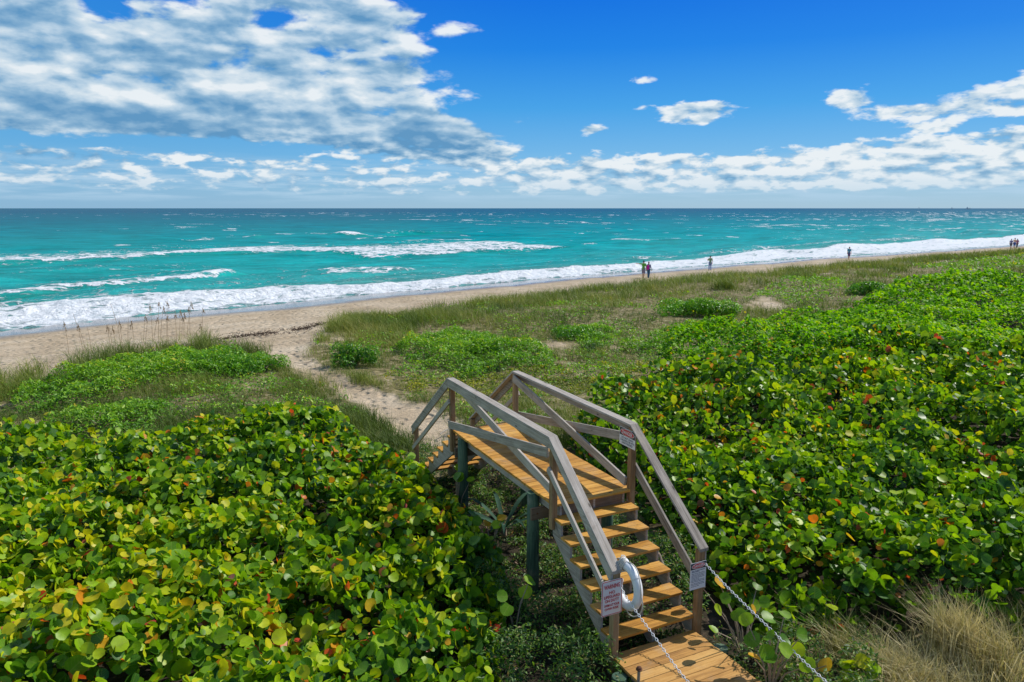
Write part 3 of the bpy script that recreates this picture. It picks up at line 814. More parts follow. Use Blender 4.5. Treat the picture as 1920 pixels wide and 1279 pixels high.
tag(sea, 'turquoise sea with breaking waves', None, None, 'structure')
# ================================================================== vegetation
def poly_points(poly, dens_fn, seed, dens0):
    """random spots inside a polygon; dens_fn(r) <= 1 thins them with distance"""
    r_ = np.random.default_rng(seed)
    p = np.array(poly); lo, hi = p.min(0), p.max(0)
    out = []
    # cells of growing size keep the count low far away
    n = int((hi - lo).prod() * dens0)
    chunk = 400000
    while n > 0:
        c = min(n, chunk); n -= c
        q = lo + (hi - lo) * r_.random((c, 2))
        rr = np.hypot(q[:, 0], q[:, 1])
        vis = (np.abs(np.arctan2(q[:, 0], q[:, 1])) < math.radians(47)) | (rr < 6)
        keep = vis & (r_.random(c) < dens_fn(rr))
        q = q[keep]
        q = q[inside(q, poly)]
        out.append(q)
    return np.vstack(out)

SUNV = np.array(SD)
def thicket(name, poly, mat, dens0, h0, lump, leaf, seed, lod=16.0, label='', edge_soft=0.45, shape=None, up=0.75, spread=0.62, sun=0.25, depth=0.16, hvar=None, avoid_stairs=True, rmin=None):
    r_ = np.random.default_rng(seed)
    P = poly_points(poly, lambda rr: np.clip((lod / np.maximum(rr, lod)) ** 1.6, 0, 1), seed, dens0)
    if avoid_stairs: P = P[~in_stairs(P, 0.10)]
    x, y = P[:, 0], P[:, 1]
    rr = np.hypot(x, y)
    grow = np.maximum(1.0, (rr / lod) ** 0.62)
    ed = edge_dist(P, poly)
    lum = fbm(x / lump, y / lump, 3, seed) - 0.5
    lum2 = fbm(x / (lump * 4), y / (lump * 4), 2, seed + 5) - 0.5
    h = h0 * (1 + 1.1 * lum + 0.9 * lum2)
    h = h - 0.60 * sstep(0.44, 0.28, fbm(x / 0.55, y / 0.55, 3, seed + 60)) * np.clip(h, 0, 1)
    if hvar is not None: h = h * hvar(x, y)
    h = h * (0.25 + 0.75 * np.sqrt(np.clip(ed / edge_soft, 0, 1)))
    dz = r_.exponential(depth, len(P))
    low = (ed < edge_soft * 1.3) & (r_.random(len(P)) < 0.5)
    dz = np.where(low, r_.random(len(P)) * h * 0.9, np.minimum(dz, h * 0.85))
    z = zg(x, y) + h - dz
    e = 0.12
    hx = (fbm((x + e) / lump, y / lump, 3, seed) - 0.5 - lum) / e * h0 * 1.1
    hy = (fbm(x / lump, (y + e) / lump, 3, seed) - 0.5 - lum) / e * h0 * 1.1
    N = np.stack([-hx, -hy, np.ones_like(hx)], 1)
    N /= np.linalg.norm(N, axis=1, keepdims=True)
    rnd3 = r_.normal(size=(len(P), 3)); rnd3 /= np.linalg.norm(rnd3, axis=1, keepdims=True)
    N = N * up + rnd3 * spread + SUNV * sun
    N[:, 2] = np.where(N[:, 2] < 0, -0.5 * N[:, 2], N[:, 2]) + 0.02
    size = leaf * (0.40 + 1.15 * r_.beta(1.6, 2.6, len(P))) * grow
    # tone: patches of branches share it, leaves near the top are brighter
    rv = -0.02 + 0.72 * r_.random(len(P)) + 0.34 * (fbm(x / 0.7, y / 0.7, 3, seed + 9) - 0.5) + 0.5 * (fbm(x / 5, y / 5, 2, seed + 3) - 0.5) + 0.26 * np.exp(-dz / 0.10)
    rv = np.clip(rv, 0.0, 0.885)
    red = r_.random(len(P))
    rp = 0.046 * (0.4 + 1.6 * sstep(0.45, 0.65, fbm(x / 1.6, y / 1.6, 2, seed + 29))) * np.where(rr < 34, 1, 0.25)
    rv = np.where(red < rp, 0.90 + 0.10 * r_.random(len(P)), rv)
    size = np.where(rv >= 0.9, size * 0.9, size)
    P3 = np.stack([x, y, z], 1)
    near = rr < 15
    Vs, Fs, Us, Rs = [], [], [], []
    off = 0
    for msk, (tv, tf) in ((near, shape or LEAF_NEAR), (~near, shape or LEAF_MID)):
        if not msk.any(): continue
        v, f, u, nv = scatter_arrays(P3[msk], N[msk], size[msk], tv, tf, seed + 1)
        Vs.append(v); Fs.append(f + off); Us.append(u); Rs.append(np.repeat(rv[msk], nv)); off += len(v)
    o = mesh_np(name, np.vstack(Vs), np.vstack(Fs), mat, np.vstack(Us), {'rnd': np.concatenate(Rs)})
    print(name, len(P))
    return o, P3, h

# sea grape thickets (nobody could count their plants)
def hv_left(x, y):
    d = edge_dist(np.stack([x, y], 1), [(-0.15, 4), (-0.15, 8), (-0.5, 10.5), (-1.2, 12.8), (-1.21, 12.8), (-0.51, 10.5), (-0.16, 8), (-0.16, 4)])
    return 0.68 + 0.32 * sstep(0.2, 1.4, d)
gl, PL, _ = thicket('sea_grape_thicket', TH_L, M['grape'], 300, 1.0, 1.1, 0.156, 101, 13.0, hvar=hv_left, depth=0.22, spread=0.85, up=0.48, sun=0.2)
tag(gl, 'round leaved sea grape thicket left of the wooden stairs', 'sea grape thicket', None, 'stuff')
# right: large leaves near, small bright leaves beyond
HEDGE_SPLIT = lambda P: P[:, 1] - (21.5 + 0.25 * P[:, 0])
def hv_right(x, y):
    d = sstep(0.0, 7.0, np.hypot(x - 2.0, y - 12.0))
    return 0.92 + 0.16 * d
near_R = [(2.25, 13.1), (1.5, 15.2), (1.35, 16.9), (1.9, 18.3), (3.2, 19.2), (4.4, 19.8), (5.4, 22), (9, 24), (14, 24.5), (22, 26), (34, 29), (34, 10), (14, 8.4), (8.4, 8.9), (6.8, 8.6), (5.2, 9.0), (4.2, 8.7), (3.55, 8.5), (3.2, 8.9), (2.95, 10.0), (2.7, 11.4)]
far_R = [(4.2, 20.6), (4.9, 21.4), (4.7, 22.6), (4.9, 24.2), (5.9, 26.2), (7.4, 27.6), (9.4, 28.8), (11.8, 31.2), (14.0, 34.6), (17.0, 38.2), (21.0, 41.4), (25.8, 45.2), (33.5, 49.5), (44, 56.5), (64, 68), (74, 54), (36, 28), (22, 24.5), (14, 22.5), (9, 21.3), (6, 20)]
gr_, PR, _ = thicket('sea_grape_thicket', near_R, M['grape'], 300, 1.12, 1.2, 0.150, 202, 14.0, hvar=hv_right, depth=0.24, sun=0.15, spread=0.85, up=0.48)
tag(gr_, 'sea grape thicket with scattered red leaves right of the wooden stairs', 'sea grape thicket', None, 'stuff')
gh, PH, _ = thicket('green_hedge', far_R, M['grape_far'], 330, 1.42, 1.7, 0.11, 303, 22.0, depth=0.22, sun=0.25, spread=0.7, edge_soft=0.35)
tag(gh, 'dense bright green small leaved hedge behind the sea grape on the right', 'hedge', None, 'stuff')

# sunflower and other low green cover on the dune
def cover(name, polys, mat, dens0, h0, leaf, seed, label, cat, shape=LEAF_LONG, lump=0.9, lod=24.0, thin=None, edge_soft=0.9):
    Vs, Fs, Us, Rs = [], [], [], []; off = 0
    for pi, poly in enumerate(polys):
        r_ = np.random.default_rng(seed + pi)
        pp_ = np.array(poly); c_ = pp_.mean(0); big = [tuple(c_ + (q_ - c_) * 1.28) for q_ in pp_]
        P = poly_points(big, lambda rr: np.clip((lod / np.maximum(rr, lod)) ** 1.7, 0, 1), seed + pi, dens0)
        P = P[~in_stairs(P, 0.05)]
        P = P[~inside(P, PATH)]
        for s_ in SANDP: P = P[~inside(P, s_)]
        if thin is not None: P = P[thin(P)]
        x, y = P[:, 0], P[:, 1]; rr = np.hypot(x, y)
        ed = edge_dist(P, poly) * np.where(inside(P, poly), 1, -1) + (fbm(x / 1.5, y / 1.5, 4, seed + 2) - 0.5) * 3.4
        dens_edge = r_.random(len(P)) < sstep(-0.15, edge_soft * 0.7, ed)
        ed = np.maximum(ed, 0)
        P = P[dens_edge]; x, y, rr, ed = x[dens_edge], y[dens_edge], rr[dens_edge], ed[dens_edge]
        lum = fbm(x / lump, y / lump, 3, seed + 40)
        h = h0 * (0.15 + 1.6 * lum) * (0.4 + 0.6 * sstep(0, edge_soft, ed))
        dz = np.minimum(r_.exponential(0.12, len(P)), h * 0.9)
        P3 = np.stack([x, y, zg(x, y) + h - dz], 1)
        rnd3 = r_.normal(size=(len(P), 3))
        N = np.array([0, 0, 0.8]) + rnd3 * 0.55 + SUNV * 0.2; N[:, 2] = np.abs(N[:, 2])
        size = leaf * (0.6 + 0.8 * r_.random(len(P))) * np.maximum(1, (rr / lod) ** 0.75)
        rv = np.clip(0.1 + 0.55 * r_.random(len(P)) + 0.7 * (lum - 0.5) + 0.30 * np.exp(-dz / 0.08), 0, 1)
        v, f, u, nv = scatter_arrays(P3, N, size, shape[0], shape[1], seed + 7)
        Vs.append(v); Fs.append(f + off); Us.append(u); Rs.append(np.repeat(rv, nv)); off += len(v)
    o = mesh_np(name, np.vstack(Vs), np.vstack(Fs), mat, np.vstack(Us), {'rnd': np.concatenate(Rs)})
    print(name, off)
    return tag(o, label, cat, None, 'stuff')
cover('beach_sunflower', SUNF[:2], M['sunfl'], 520, 0.62, 0.12, 401, 'bright green beach sunflower mass on the left dune', 'ground cover')
cover('beach_sunflower', [SUNF[2], SUNF[3], SUNF[6], SUNF[7]], M['sunfl'], 480, 0.50, 0.12, 431, 'bright green beach sunflower patches between path and hedge', 'ground cover')
cover('beach_sunflower', [SUNF[4], SUNF[5]], M['sunfl'], 110, 0.36, 0.12, 451, 'green beach sunflower patches far along the dune on the right', 'ground cover')
cover('creeping_cover', [YEL], M['yellowgc'], 330, 0.16, 0.085, 461, 'yellow green creeping cover on sand behind the deck', 'ground cover', LEAF_QUAD, 0.7, 22.0,
      thin=lambda P: fbm(P[:, 0] / 0.8, P[:, 1] / 0.8, 3, 91) > 0.42)

zoneL = [(-30, 24), (-23, 31), (-16.5, 37), (-13.5, 35.5), (-11, 31), (-8, 25), (-5.5, 22), (-4.0, 18.6), (-9, 17.4), (-19, 16)]
zoneR = [(-2.0, 18.8), (-5.0, 24.5), (-8.2, 30), (-9.6, 37), (-7, 46), (0, 56), (11, 62), (22, 65), (40, 85), (75, 108), (120, 140), (100, 100), (75, 80), (39, 58), (20, 45), (8, 31), (5, 25), (4.6, 20.5), (1.2, 17.5)]
mixed = lambda P: (fbm(P[:, 0] / 1.7, P[:, 1] / 1.7, 4, 191) > 0.50 + 0.08 * sstep(32, 45, P[:, 1])) & (np.random.default_rng(4).random(len(P)) > 0.85 * sstep(36, 55, P[:, 1])) & (np.random.default_rng(3).random(len(P)) < veg_zone(P))
cover('mixed_cover', [zoneL], M['sunfl'], 120, 0.34, 0.085, 471, 'patchy green leaves growing through the left dune grass', 'ground cover', LEAF_QUAD, 0.8, 22.0, thin=mixed)
cover('mixed_cover', [zoneR], M['sunfl'], 130, 0.28, 0.085, 481, 'patchy green leaves growing through the right dune grass', 'ground cover', LEAF_QUAD, 0.8, 22.0, thin=mixed)

# understory on both sides of the stairs
UND = [[(-0.2, 11.2), (1.3, 11.8), (1.9, 9.4), (2.6, 8.2), (1.5, 7.6), (0.4, 8.8), (-0.2, 9.8)],
       [(-1.3, 12.7), (-0.2, 11.4), (0.0, 9.6), (0.55, 8.6), (1.15, 8.0), (1.75, 6.5), (1.9, 4.5), (-0.6, 4.5), (-0.6, 7), (-0.5, 9), (-0.9, 10.6)],
       [(-2.7, 15.5), (-1.4, 14.0), (0.0, 11.5), (1.6, 12.3), (0.2, 16.6), (-1.4, 17.4)],
       [(2.5, 8.6), (3.3, 8.9), (3.9, 8.0), (4.6, 8.6), (4.5, 7.6), (3.4, 6.2), (2.9, 6.2), (2.75, 7.6)],
       [(1.5, 9.6), (2.7, 9.2), (2.9, 10.5), (2.2, 12.6), (1.4, 12.0)]]
def und_cover():
    Vs, Fs, Us, Rs = [], [], [], []; off = 0
    for pi, poly in enumerate(UND):
        r_ = np.random.default_rng(500 + pi)
        P = poly_points(poly, lambda rr: np.ones_like(rr), 500 + pi, 2600)
        x, y = P[:, 0], P[:, 1]
        cl = fbm(x / 0.35, y / 0.35, 3, 66); keep = r_.random(len(P)) < 0.22 + 1.1 * sstep(0.42, 0.62, cl)
        P, x, y, cl = P[keep], x[keep], y[keep], cl[keep]
        u_, v_ = uv_of(P); under = in_stairs(P, 0)
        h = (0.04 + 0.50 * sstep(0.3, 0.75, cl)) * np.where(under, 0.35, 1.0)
        P3 = np.stack([x, y, zg(x, y) + h * r_.random(len(P)) ** 0.5 + 0.01], 1)
        N = np.array([0, 0, 0.7]) + r_.normal(size=(len(P), 3)) * 0.6; N[:, 2] = np.abs(N[:, 2])
        size = 0.058 * (0.5 + 1.0 * r_.random(len(P)))
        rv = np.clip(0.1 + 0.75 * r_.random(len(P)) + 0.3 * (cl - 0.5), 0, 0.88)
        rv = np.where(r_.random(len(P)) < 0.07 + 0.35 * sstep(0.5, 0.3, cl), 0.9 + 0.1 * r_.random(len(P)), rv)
        v, f, u, nv = scatter_arrays(P3, N, size, LEAF_LONG[0], LEAF_LONG[1], 77)
        Vs.append(v); Fs.append(f + off); Us.append(u); Rs.append(np.repeat(rv, nv)); off += len(v)
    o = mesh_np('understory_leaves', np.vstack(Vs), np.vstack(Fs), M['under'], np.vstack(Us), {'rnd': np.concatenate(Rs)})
    tag(o, 'small leaved shaded understory beneath and beside the stairs', 'ground cover', None, 'stuff')
und_cover()

# ------------------------------------------------------------------ grass
def blades(P3, h, lean, width, rv, seed, name, mat, parent=None):
    r_ = np.random.default_rng(seed)
    n = len(P3)
    an = r_.random(n) * 2 * PI
    d = np.stack([np.cos(an), np.sin(an), np.zeros(n)], 1)
    s = np.stack([-np.sin(an + r_.normal(size=n)), np.cos(an + r_.normal(size=n)), np.zeros(n)], 1)
    wind = np.array([-0.55, 0.1, 0]) * 0.5
    dl = (d + wind) * lean[:, None]
    up = np.array([0, 0, 1.0])
    lev = [(0.0, 0.0, 1.0), (0.55, 0.28, 0.75), (1.0, 1.0, 0.0)]
    pts = []
    for t, b_, w_ in lev:
        c = P3 + up * (h * t * (1 - 0.22 * t * np.clip(lean / (h + 1e-6), 0, 1.5)))[:, None] + dl * b_
        if w_ > 0:
            pts += [c - s * (width * w_ * 0.5)[:, None], c + s * (width * w_ * 0.5)[:, None]]
        else: pts.append(c)
    V = np.stack(pts, 1).reshape(-1, 3)
    tf = np.array([(0, 1, 3), (0, 3, 2), (2, 3, 4)])
    F = (tf[None] + (np.arange(n) * 5)[:, None, None]).reshape(-1, 3)
    uv = np.zeros((F.size, 2))
    return mesh_np(name, V, F, mat, uv, {'rnd': np.repeat(rv, 5)}, parent)

def dune_grass(name, seed, azr, rr_, n, label):
    r_ = np.random.default_rng(seed)
    # tufts: centres first, each with several blades
    r0, r1 = rr_
    p = 0.55
    u = r_.random(n)
    rad = (r0 ** p + u * (r1 ** p - r0 ** p)) ** (1 / p)
    a = math.radians(azr[0]) + r_.random(n) * math.radians(azr[1] - azr[0])
    P = np.stack([rad * np.sin(a), rad * np.cos(a)], 1)
    z = veg_zone(P)
    keep = (r_.random(n) < z) & ~in_stairs(P, 0.05) & ~inside(P, TH_L) & ~inside(P, TH_R) & ~inside(P, near_R) & ~inside(P, far_R)
    P = P[keep]; rad = rad[keep]
    x, y = P[:, 0], P[:, 1]
    gcl = fbm(x / 2.2, y / 2.2, 4, 301)
    gf = np.ones(len(P)) * (0.25 + 0.85 * sstep(0.36, 0.60, gcl))
    for s_ in SUNF: gf = np.where(inside(P, s_), gf * 0.28, gf)
    iny = inside(P, YEL); gf = np.where(iny, gf * 0.40, gf)
    keep = r_.random(len(P)) < gf
    P = P[keep]; x, y, rad, gcl, iny = x[keep], y[keep], rad[keep], gcl[keep], iny[keep]
    aa_, oo = shore(x, y); q = -oo
    front = sstep(30, 21, q)                 # tall grass along the beach side
    nb = 7
    cx = np.repeat(x, nb); cy = np.repeat(y, nb); rb = np.repeat(rad, nb)
    grow = np.maximum(1.0, rb / 26.0)
    sp = 0.11 * grow
    cx = cx + r_.normal(size=len(cx)) * sp; cy = cy + r_.normal(size=len(cx)) * sp
    PP = np.stack([cx, cy], 1)
    ok = ~in_stairs(PP, 0.02)
    hh = (0.26 + 0.30 * np.repeat(front, nb) + 0.9 * (np.repeat(gcl, nb) - 0.45)) * (0.55 + 0.8 * r_.random(len(cx)))
    hh = np.where(np.repeat(iny, nb), hh * 0.55, hh)
    hh = np.clip(hh, 0.10, 1.1)
    tone = fbm(cx / 3.0, cy / 3.0, 3, 333)
    rv = np.clip(-0.06 + 0.62 * r_.random(len(cx)) + 0.9 * (tone - 0.5) + 0.12 * np.repeat(front, nb), 0, 1)
    wdt = 0.011 * grow * (0.7 + 0.6 * r_.random(len(cx)))
    ln = hh * (0.25 + 0.7 * r_.random(len(cx)))
    P3 = np.stack([cx, cy, zg(cx, cy) - 0.02], 1)
    o = blades(P3[ok], hh[ok], ln[ok], wdt[ok], rv[ok], seed + 1, name, M['grass'])
    print(name, ok.sum())
    return tag(o, label, 'grass', None, 'stuff')
dune_grass('dune_grass', 611, (-48, -7.5), (13, 62), 46000, 'olive dune grass on the left of the sand path')
dune_grass('dune_grass', 622, (-15, 48), (17, 330), 120000, 'olive dune grass between the beach and the hedge on the right')
# ------------------------------------------------------------------ single plants
def tuft(name, px, py, z, n, h, spread, label, cat, mat, seed, lean=0.8, group=None, width=0.007, lo=0.0, hi=1.0):
    x, y = W(px, py, z); zz = zg1(x, y)
    r_ = np.random.default_rng(seed)
    q = r_.normal(size=(n, 2)) * spread
    P3 = np.stack([q[:, 0], q[:, 1], np.full(n, -0.02)], 1)
    hh = h * (0.5 + 0.6 * r_.random(n))
    o = blades(P3, hh, hh * lean * (0.2 + r_.random(n)), width * (0.7 + 0.7 * r_.random(n)), lo + (hi - lo) * r_.random(n), seed, name, mat)
    o.location = (x, y, zz)
    return tag(o, label, cat, group)
tuft('grass_tussock', 1790, 1215, 2.3, 800, 0.95, 0.15, 'tall dry straw coloured grass tussock before the thicket, lower right', 'grass tussock', M['tangrass'], 71, 0.55, None, 0.008, 0.3, 1.0)
tuft('grass_tussock', 1870, 1240, 2.3, 700, 0.85, 0.2, 'pale grass tussock at the lower right corner of the photo', 'grass tussock', M['tangrass'], 72, 0.9, None, 0.008, 0.2, 1.0)
tuft('grass_tussock', 1690, 1262, 2.3, 900, 0.60, 0.24, 'low matted tan grass tussock left of the tall straw tussock', 'grass tussock', M['tangrass'], 73, 1.1, None, 0.008, 0.3, 1.0)
tuft('grass_tussock', 1590, 1225, 2.25, 380, 0.75, 0.16, 'thin green arching grass tussock between the right chain and the tan grass', 'grass tussock', M['tangrass'], 74, 1.2, None, 0.007, 0.0, 0.5)
tuft('grass_tussock', 1500, 1262, 2.25, 420, 0.5, 0.2, 'short yellowing grass tussock under the right chain', 'grass tussock', M['tangrass'], 75, 1.0, None, 0.007, 0.1, 0.8)
tuft('grass_tussock', 1920, 1180, 2.3, 420, 0.8, 0.18, 'green and tan grass tussock at the right edge of the photo', 'grass tussock', M['tangrass'], 76, 0.9, None, 0.007, 0.0, 0.7)
tuft('grass_tussock', 1800, 1290, 2.3, 650, 0.5, 0.3, 'broad straw grass tussock cut by the bottom edge of the photo', 'grass tussock', M['tangrass'], 77, 1.0, None, 0.008, 0.25, 1.0)
tuft('grass_tussock', 1357, 549, 1.4, 500, 0.95, 0.42, 'dark green dune grass tussock alone on the beach edge behind the round bush', 'grass tussock', M['grass'], 78, 0.7, None, 0.03, 0.0, 0.6)

def bush(name, px, py, z, rx, ry, h, n, leaf, label, seed, mat, stems=5, trunk=False, shape=LEAF_LONG, stem_mat='twig', cat='bush', lo=0.0, hi=0.95):
    x, y = W(px, py, z); zz = zg1(x, y)
    t = thing(name, label, cat, (x, y, zz))
    r_ = np.random.default_rng(seed)
    # lobes over a wide low dome
    nl = 13
    la = r_.random(nl) * 2 * PI; lr = np.sqrt(r_.random(nl)) * 1.0
    lc = np.stack([lr * np.cos(la) * rx, lr * np.sin(la) * ry, h * (0.36 + 0.40 * r_.random(nl) - 0.22 * lr)], 1)
    lc = np.vstack([lc, [[0, 0, h * 0.58]]]); nl += 1
    li = r_.integers(0, nl, n)
    dv = r_.normal(size=(n, 3)); dv /= np.linalg.norm(dv, axis=1, keepdims=True)
    rad = (0.65 + 0.35 * r_.random(n) ** 0.5)
    P3 = lc[li] + dv * np.array([rx * 0.36, ry * 0.36, h * 0.36]) * rad[:, None]
    ok = P3[:, 2] > 0.03
    P3, dv = P3[ok], dv[ok]
    N = dv * 0.6 + np.array([0, 0, 0.5]) + r_.normal(size=(len(P3), 3)) * 0.45
    sz = leaf * (0.6 + 0.8 * r_.random(len(P3)))
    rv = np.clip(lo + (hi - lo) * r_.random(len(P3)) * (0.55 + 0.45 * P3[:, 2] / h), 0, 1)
    rv = np.where(r_.random(len(P3)) < 0.02, 1.0, rv)
    v, f, u, nv = scatter_arrays(P3, N, sz, shape[0], shape[1], seed)
    mesh_np('foliage', v, f, mat, u, {'rnd': np.repeat(rv, nv)}, t)
    sm = MB()
    for i in range(stems):
        e = lc[i % nl]
        b0 = Vector((r_.normal() * rx * 0.14, r_.normal() * ry * 0.14, -0.05))
        mid = Vector((e[0] * 0.45, e[1] * 0.45, e[2] * 0.6))
        r0 = (0.05 if trunk and i == 0 else 0.02) * max(1, h)
        sm.tube([b0, mid, Vector(e)], [r0, r0 * 0.7, r0 * 0.35], 6)
    sm.build('stem', M[stem_mat], t)
    return t
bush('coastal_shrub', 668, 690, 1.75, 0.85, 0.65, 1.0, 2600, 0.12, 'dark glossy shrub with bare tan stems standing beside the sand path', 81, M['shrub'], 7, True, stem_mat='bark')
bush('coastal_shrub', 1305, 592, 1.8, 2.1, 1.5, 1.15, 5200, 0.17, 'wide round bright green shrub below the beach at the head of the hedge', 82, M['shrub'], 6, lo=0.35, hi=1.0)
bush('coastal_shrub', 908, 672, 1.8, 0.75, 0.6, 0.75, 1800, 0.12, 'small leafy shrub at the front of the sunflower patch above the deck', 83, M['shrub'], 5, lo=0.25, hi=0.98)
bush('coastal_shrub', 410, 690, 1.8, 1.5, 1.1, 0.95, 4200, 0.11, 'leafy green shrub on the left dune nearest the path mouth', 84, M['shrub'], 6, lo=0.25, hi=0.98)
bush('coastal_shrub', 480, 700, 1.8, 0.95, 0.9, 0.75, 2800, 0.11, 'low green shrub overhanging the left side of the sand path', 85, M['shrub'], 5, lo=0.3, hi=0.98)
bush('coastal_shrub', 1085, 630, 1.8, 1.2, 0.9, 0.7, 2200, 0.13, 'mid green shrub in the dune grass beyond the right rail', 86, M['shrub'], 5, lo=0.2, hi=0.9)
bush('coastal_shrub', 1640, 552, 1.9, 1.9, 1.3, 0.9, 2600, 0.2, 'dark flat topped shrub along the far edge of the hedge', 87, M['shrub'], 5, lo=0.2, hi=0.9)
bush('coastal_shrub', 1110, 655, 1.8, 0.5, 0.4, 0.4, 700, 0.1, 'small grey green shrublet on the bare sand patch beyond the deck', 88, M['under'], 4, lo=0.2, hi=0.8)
bush('weed_sprig', 1610, 1275, 2.3, 0.22, 0.2, 0.42, 60, 0.15, 'young sea grape sprig with yellow round leaves at the bottom edge', 89, M['grape'], 3, shape=LEAF_NEAR, cat='sprig', lo=0.55, hi=0.9)
bush('weed_sprig', 1500, 1245, 2.3, 0.12, 0.12, 0.5, 170, 0.055, 'upright small leaved bright green sprig beside the right chain', 90, M['sunfl'], 3, cat='sprig', lo=0.4, hi=0.95)

# agave like plant below the deck
def strap_plant(px, py, z):
    x, y = W(px, py, z); t = thing('strap_leaf_plant', 'grey green strap leaved plant in the shade below the deck', 'plant', (x, y, zg1(x, y)))
    r_ = np.random.default_rng(9)
    for i in range(11):
        an = i * 2.4 + r_.normal() * 0.2; L = 0.75 + 0.3 * r_.random(); rise = 0.30 + 0.45 * r_.random()
        V, F = [], []
        for j in range(7):
            s_ = j / 6
            rr_ = L * s_ * 0.9; hz = 0.12 + rise * math.sin(s_ * 2.1) * 0.62
            w_ = 0.048 * math.sin(min(1, 0.25 + s_ * 1.2) * PI * 0.5) * (1 - s_ ** 3) + 0.002
            c = np.array([math.cos(an) * rr_, math.sin(an) * rr_, hz]); sd = np.array([-math.sin(an), math.cos(an), 0]) * w_
            V += [c - sd, c - np.array([0, 0, w_ * 0.35]), c + sd]
        for j in range(6):
            for q in (0, 1):
                a_ = j * 3 + q
                F.append((a_, a_ + 1, a_ + 4, a_ + 3))
        mesh_np('leaf', np.array(V), np.array(F), M['agave'], np.zeros((len(F) * 4, 2)), {'rnd': np.full(len(V), r_.random())}, t, True)
    sm = MB(); sm.tube([(0, 0, -0.05), (0, 0, 0.1), (0, 0, 0.2)], [0.05, 0.045, 0.03], 8); sm.build('stem', M['twig'], t)
strap_plant(945, 965, 2.5)

# a few large sea grape leaves on stalks at the edge of the left thicket
def grape_sprig(px, py, z, n, label, seed, sp=0.16):
    x, y = W(px, py, z); zz = zg1(x, y)
    t = thing('sea_grape_sprig', label, 'sprig', (x, y, zz))
    r_ = np.random.default_rng(seed); top = z - zz
    sm = MB()
    for i in range(n):
        e = Vector((r_.normal() * sp, r_.normal() * sp, top * (1 - 0.45 * r_.random() * (sp > 0.2)) + r_.normal() * 0.08))
        sm.tube([(0, 0, -0.03), (e.x * 0.4, e.y * 0.4, e.z * 0.6), e], [0.012, 0.009, 0.004], 5)
        N = np.array([(r_.normal() * 0.5 + 0.1, -0.5 + r_.normal() * 0.4, 0.8)])
        v, f, u, nv = scatter_arrays(np.array([tuple(e)]), N, np.full(1, 0.17) * (0.8 + 0.4 * r_.random()), *LEAF_NEAR, seed * 31 + i)
        mesh_np('leaf', v, f, M['grape'], u, {'rnd': np.full(nv, 0.93 if r_.random() < 0.25 else 0.3 + 0.5 * r_.random())}, t)
    sm.build('stem', M['twig'], t)
grape_sprig(920, 975, 2.9, 5, 'sea grape sprig with one big round leaf left of the near green pile', 31)
grape_sprig(965, 1125, 2.65, 4, 'sea grape sprig with a yellowing leaf below the foot of the near pile', 32)
grape_sprig(855, 895, 3.0, 6, 'sea grape sprig with a red leaf at the far left pile', 33)

grape_sprig(1452, 1175, 3.05, 15, 'tall sea grape sprig leaning over the right edge of the landing', 34, 0.3)
grape_sprig(1400, 1120, 3.0, 11, 'sea grape sprig behind the right chain beside the foot post', 35, 0.26)

# sea oats: every stalk is a plant of its own
def sea_oat(px, py, z, top_px, top_py, head, seed, label, group):
    x, y = W(px, py, z); zz = zg1(x, y)
    dist = math.hypot(x, y)
    tx = (top_px - px) / FPX * dist
    hgt = (py - top_py) / FPX * dist * 1.03
    r_ = np.random.default_rng(seed)
    b_ = MB()
    pts = []
    for i in range(7):
        s_ = i / 6
        pts.append((tx * s_ ** 1.6, 0.03 * math.sin(s_ * 3), hgt * s_))
    b_.tube(pts, [0.011, 0.011, 0.010, 0.009, 0.008, 0.007, 0.005], 5, mi=0)
    if head:
        for i in range(16):
            s_ = i / 15
            c = Vector(pts[-1]) + Vector((0.07 * s_ * (1 if r_.random() > 0.35 else -1), 0.05 * r_.normal() * 0.5, 0.05 - 0.24 * s_ * head + 0.06 * r_.normal()))
            b_.ball(c, (0.014, 0.014, 0.034), 5, 4, 1)
            b_.tube([Vector(pts[-1]), c], 0.004, 3, mi=0)
    o = b_.build('sea_oat', [M['stalk'], M['seed']])
    o.location = (x, y, zz - 0.03)
    return tag(o, label, 'sea oat', group)
OATS = [(127, 634, 125, 600), (155, 640, 145, 586), (160, 642, 152, 608), (170, 635, 167, 605), (205, 628, 204, 604), (209, 630, 207, 600), (216, 632, 214, 610), (228, 640, 217, 573), (229, 636, 228, 602),
        (239, 630, 244, 592), (251, 628, 250, 600), (266, 625, 264, 616), (268, 618, 275, 585), (272, 622, 280, 590), (285, 612, 286, 568), (287, 612, 296, 588), (296, 612, 302, 562), (300, 610, 309, 568),
        (312, 615, 318, 564), (314, 616, 316, 588), (330, 612, 331, 582), (336, 612, 341, 578), (344, 612, 348, 583), (350, 614, 362, 568), (356, 614, 358, 575), (378, 616, 384, 580), (362, 616, 376, 607), (340, 612, 344, 588)]
for i, (a_, b_, c_, d_) in enumerate(OATS):
    sea_oat(a_, b_ + 12, 1.6, c_, d_ - 2, (1.0 if i % 2 == 0 or i > 13 else 0), 900 + i,
            'thin dry sea oat stalk ' + ('with a drooping seed head ' if i % 2 == 0 or i > 13 else 'without a seed head ') + 'on the left dune crest', 'sea oats on the left dune crest')
for i, (a_, b_, c_, d_) in enumerate([(1302, 545, 1303, 510), (1307, 545, 1309, 515), (1312, 548, 1314, 520)]):
    sea_oat(a_, b_, 1.4, c_, d_, 0, 950 + i, 'bare dry stalk rising in front of the beach beyond the round shrub', 'dry stalks in front of the beach')

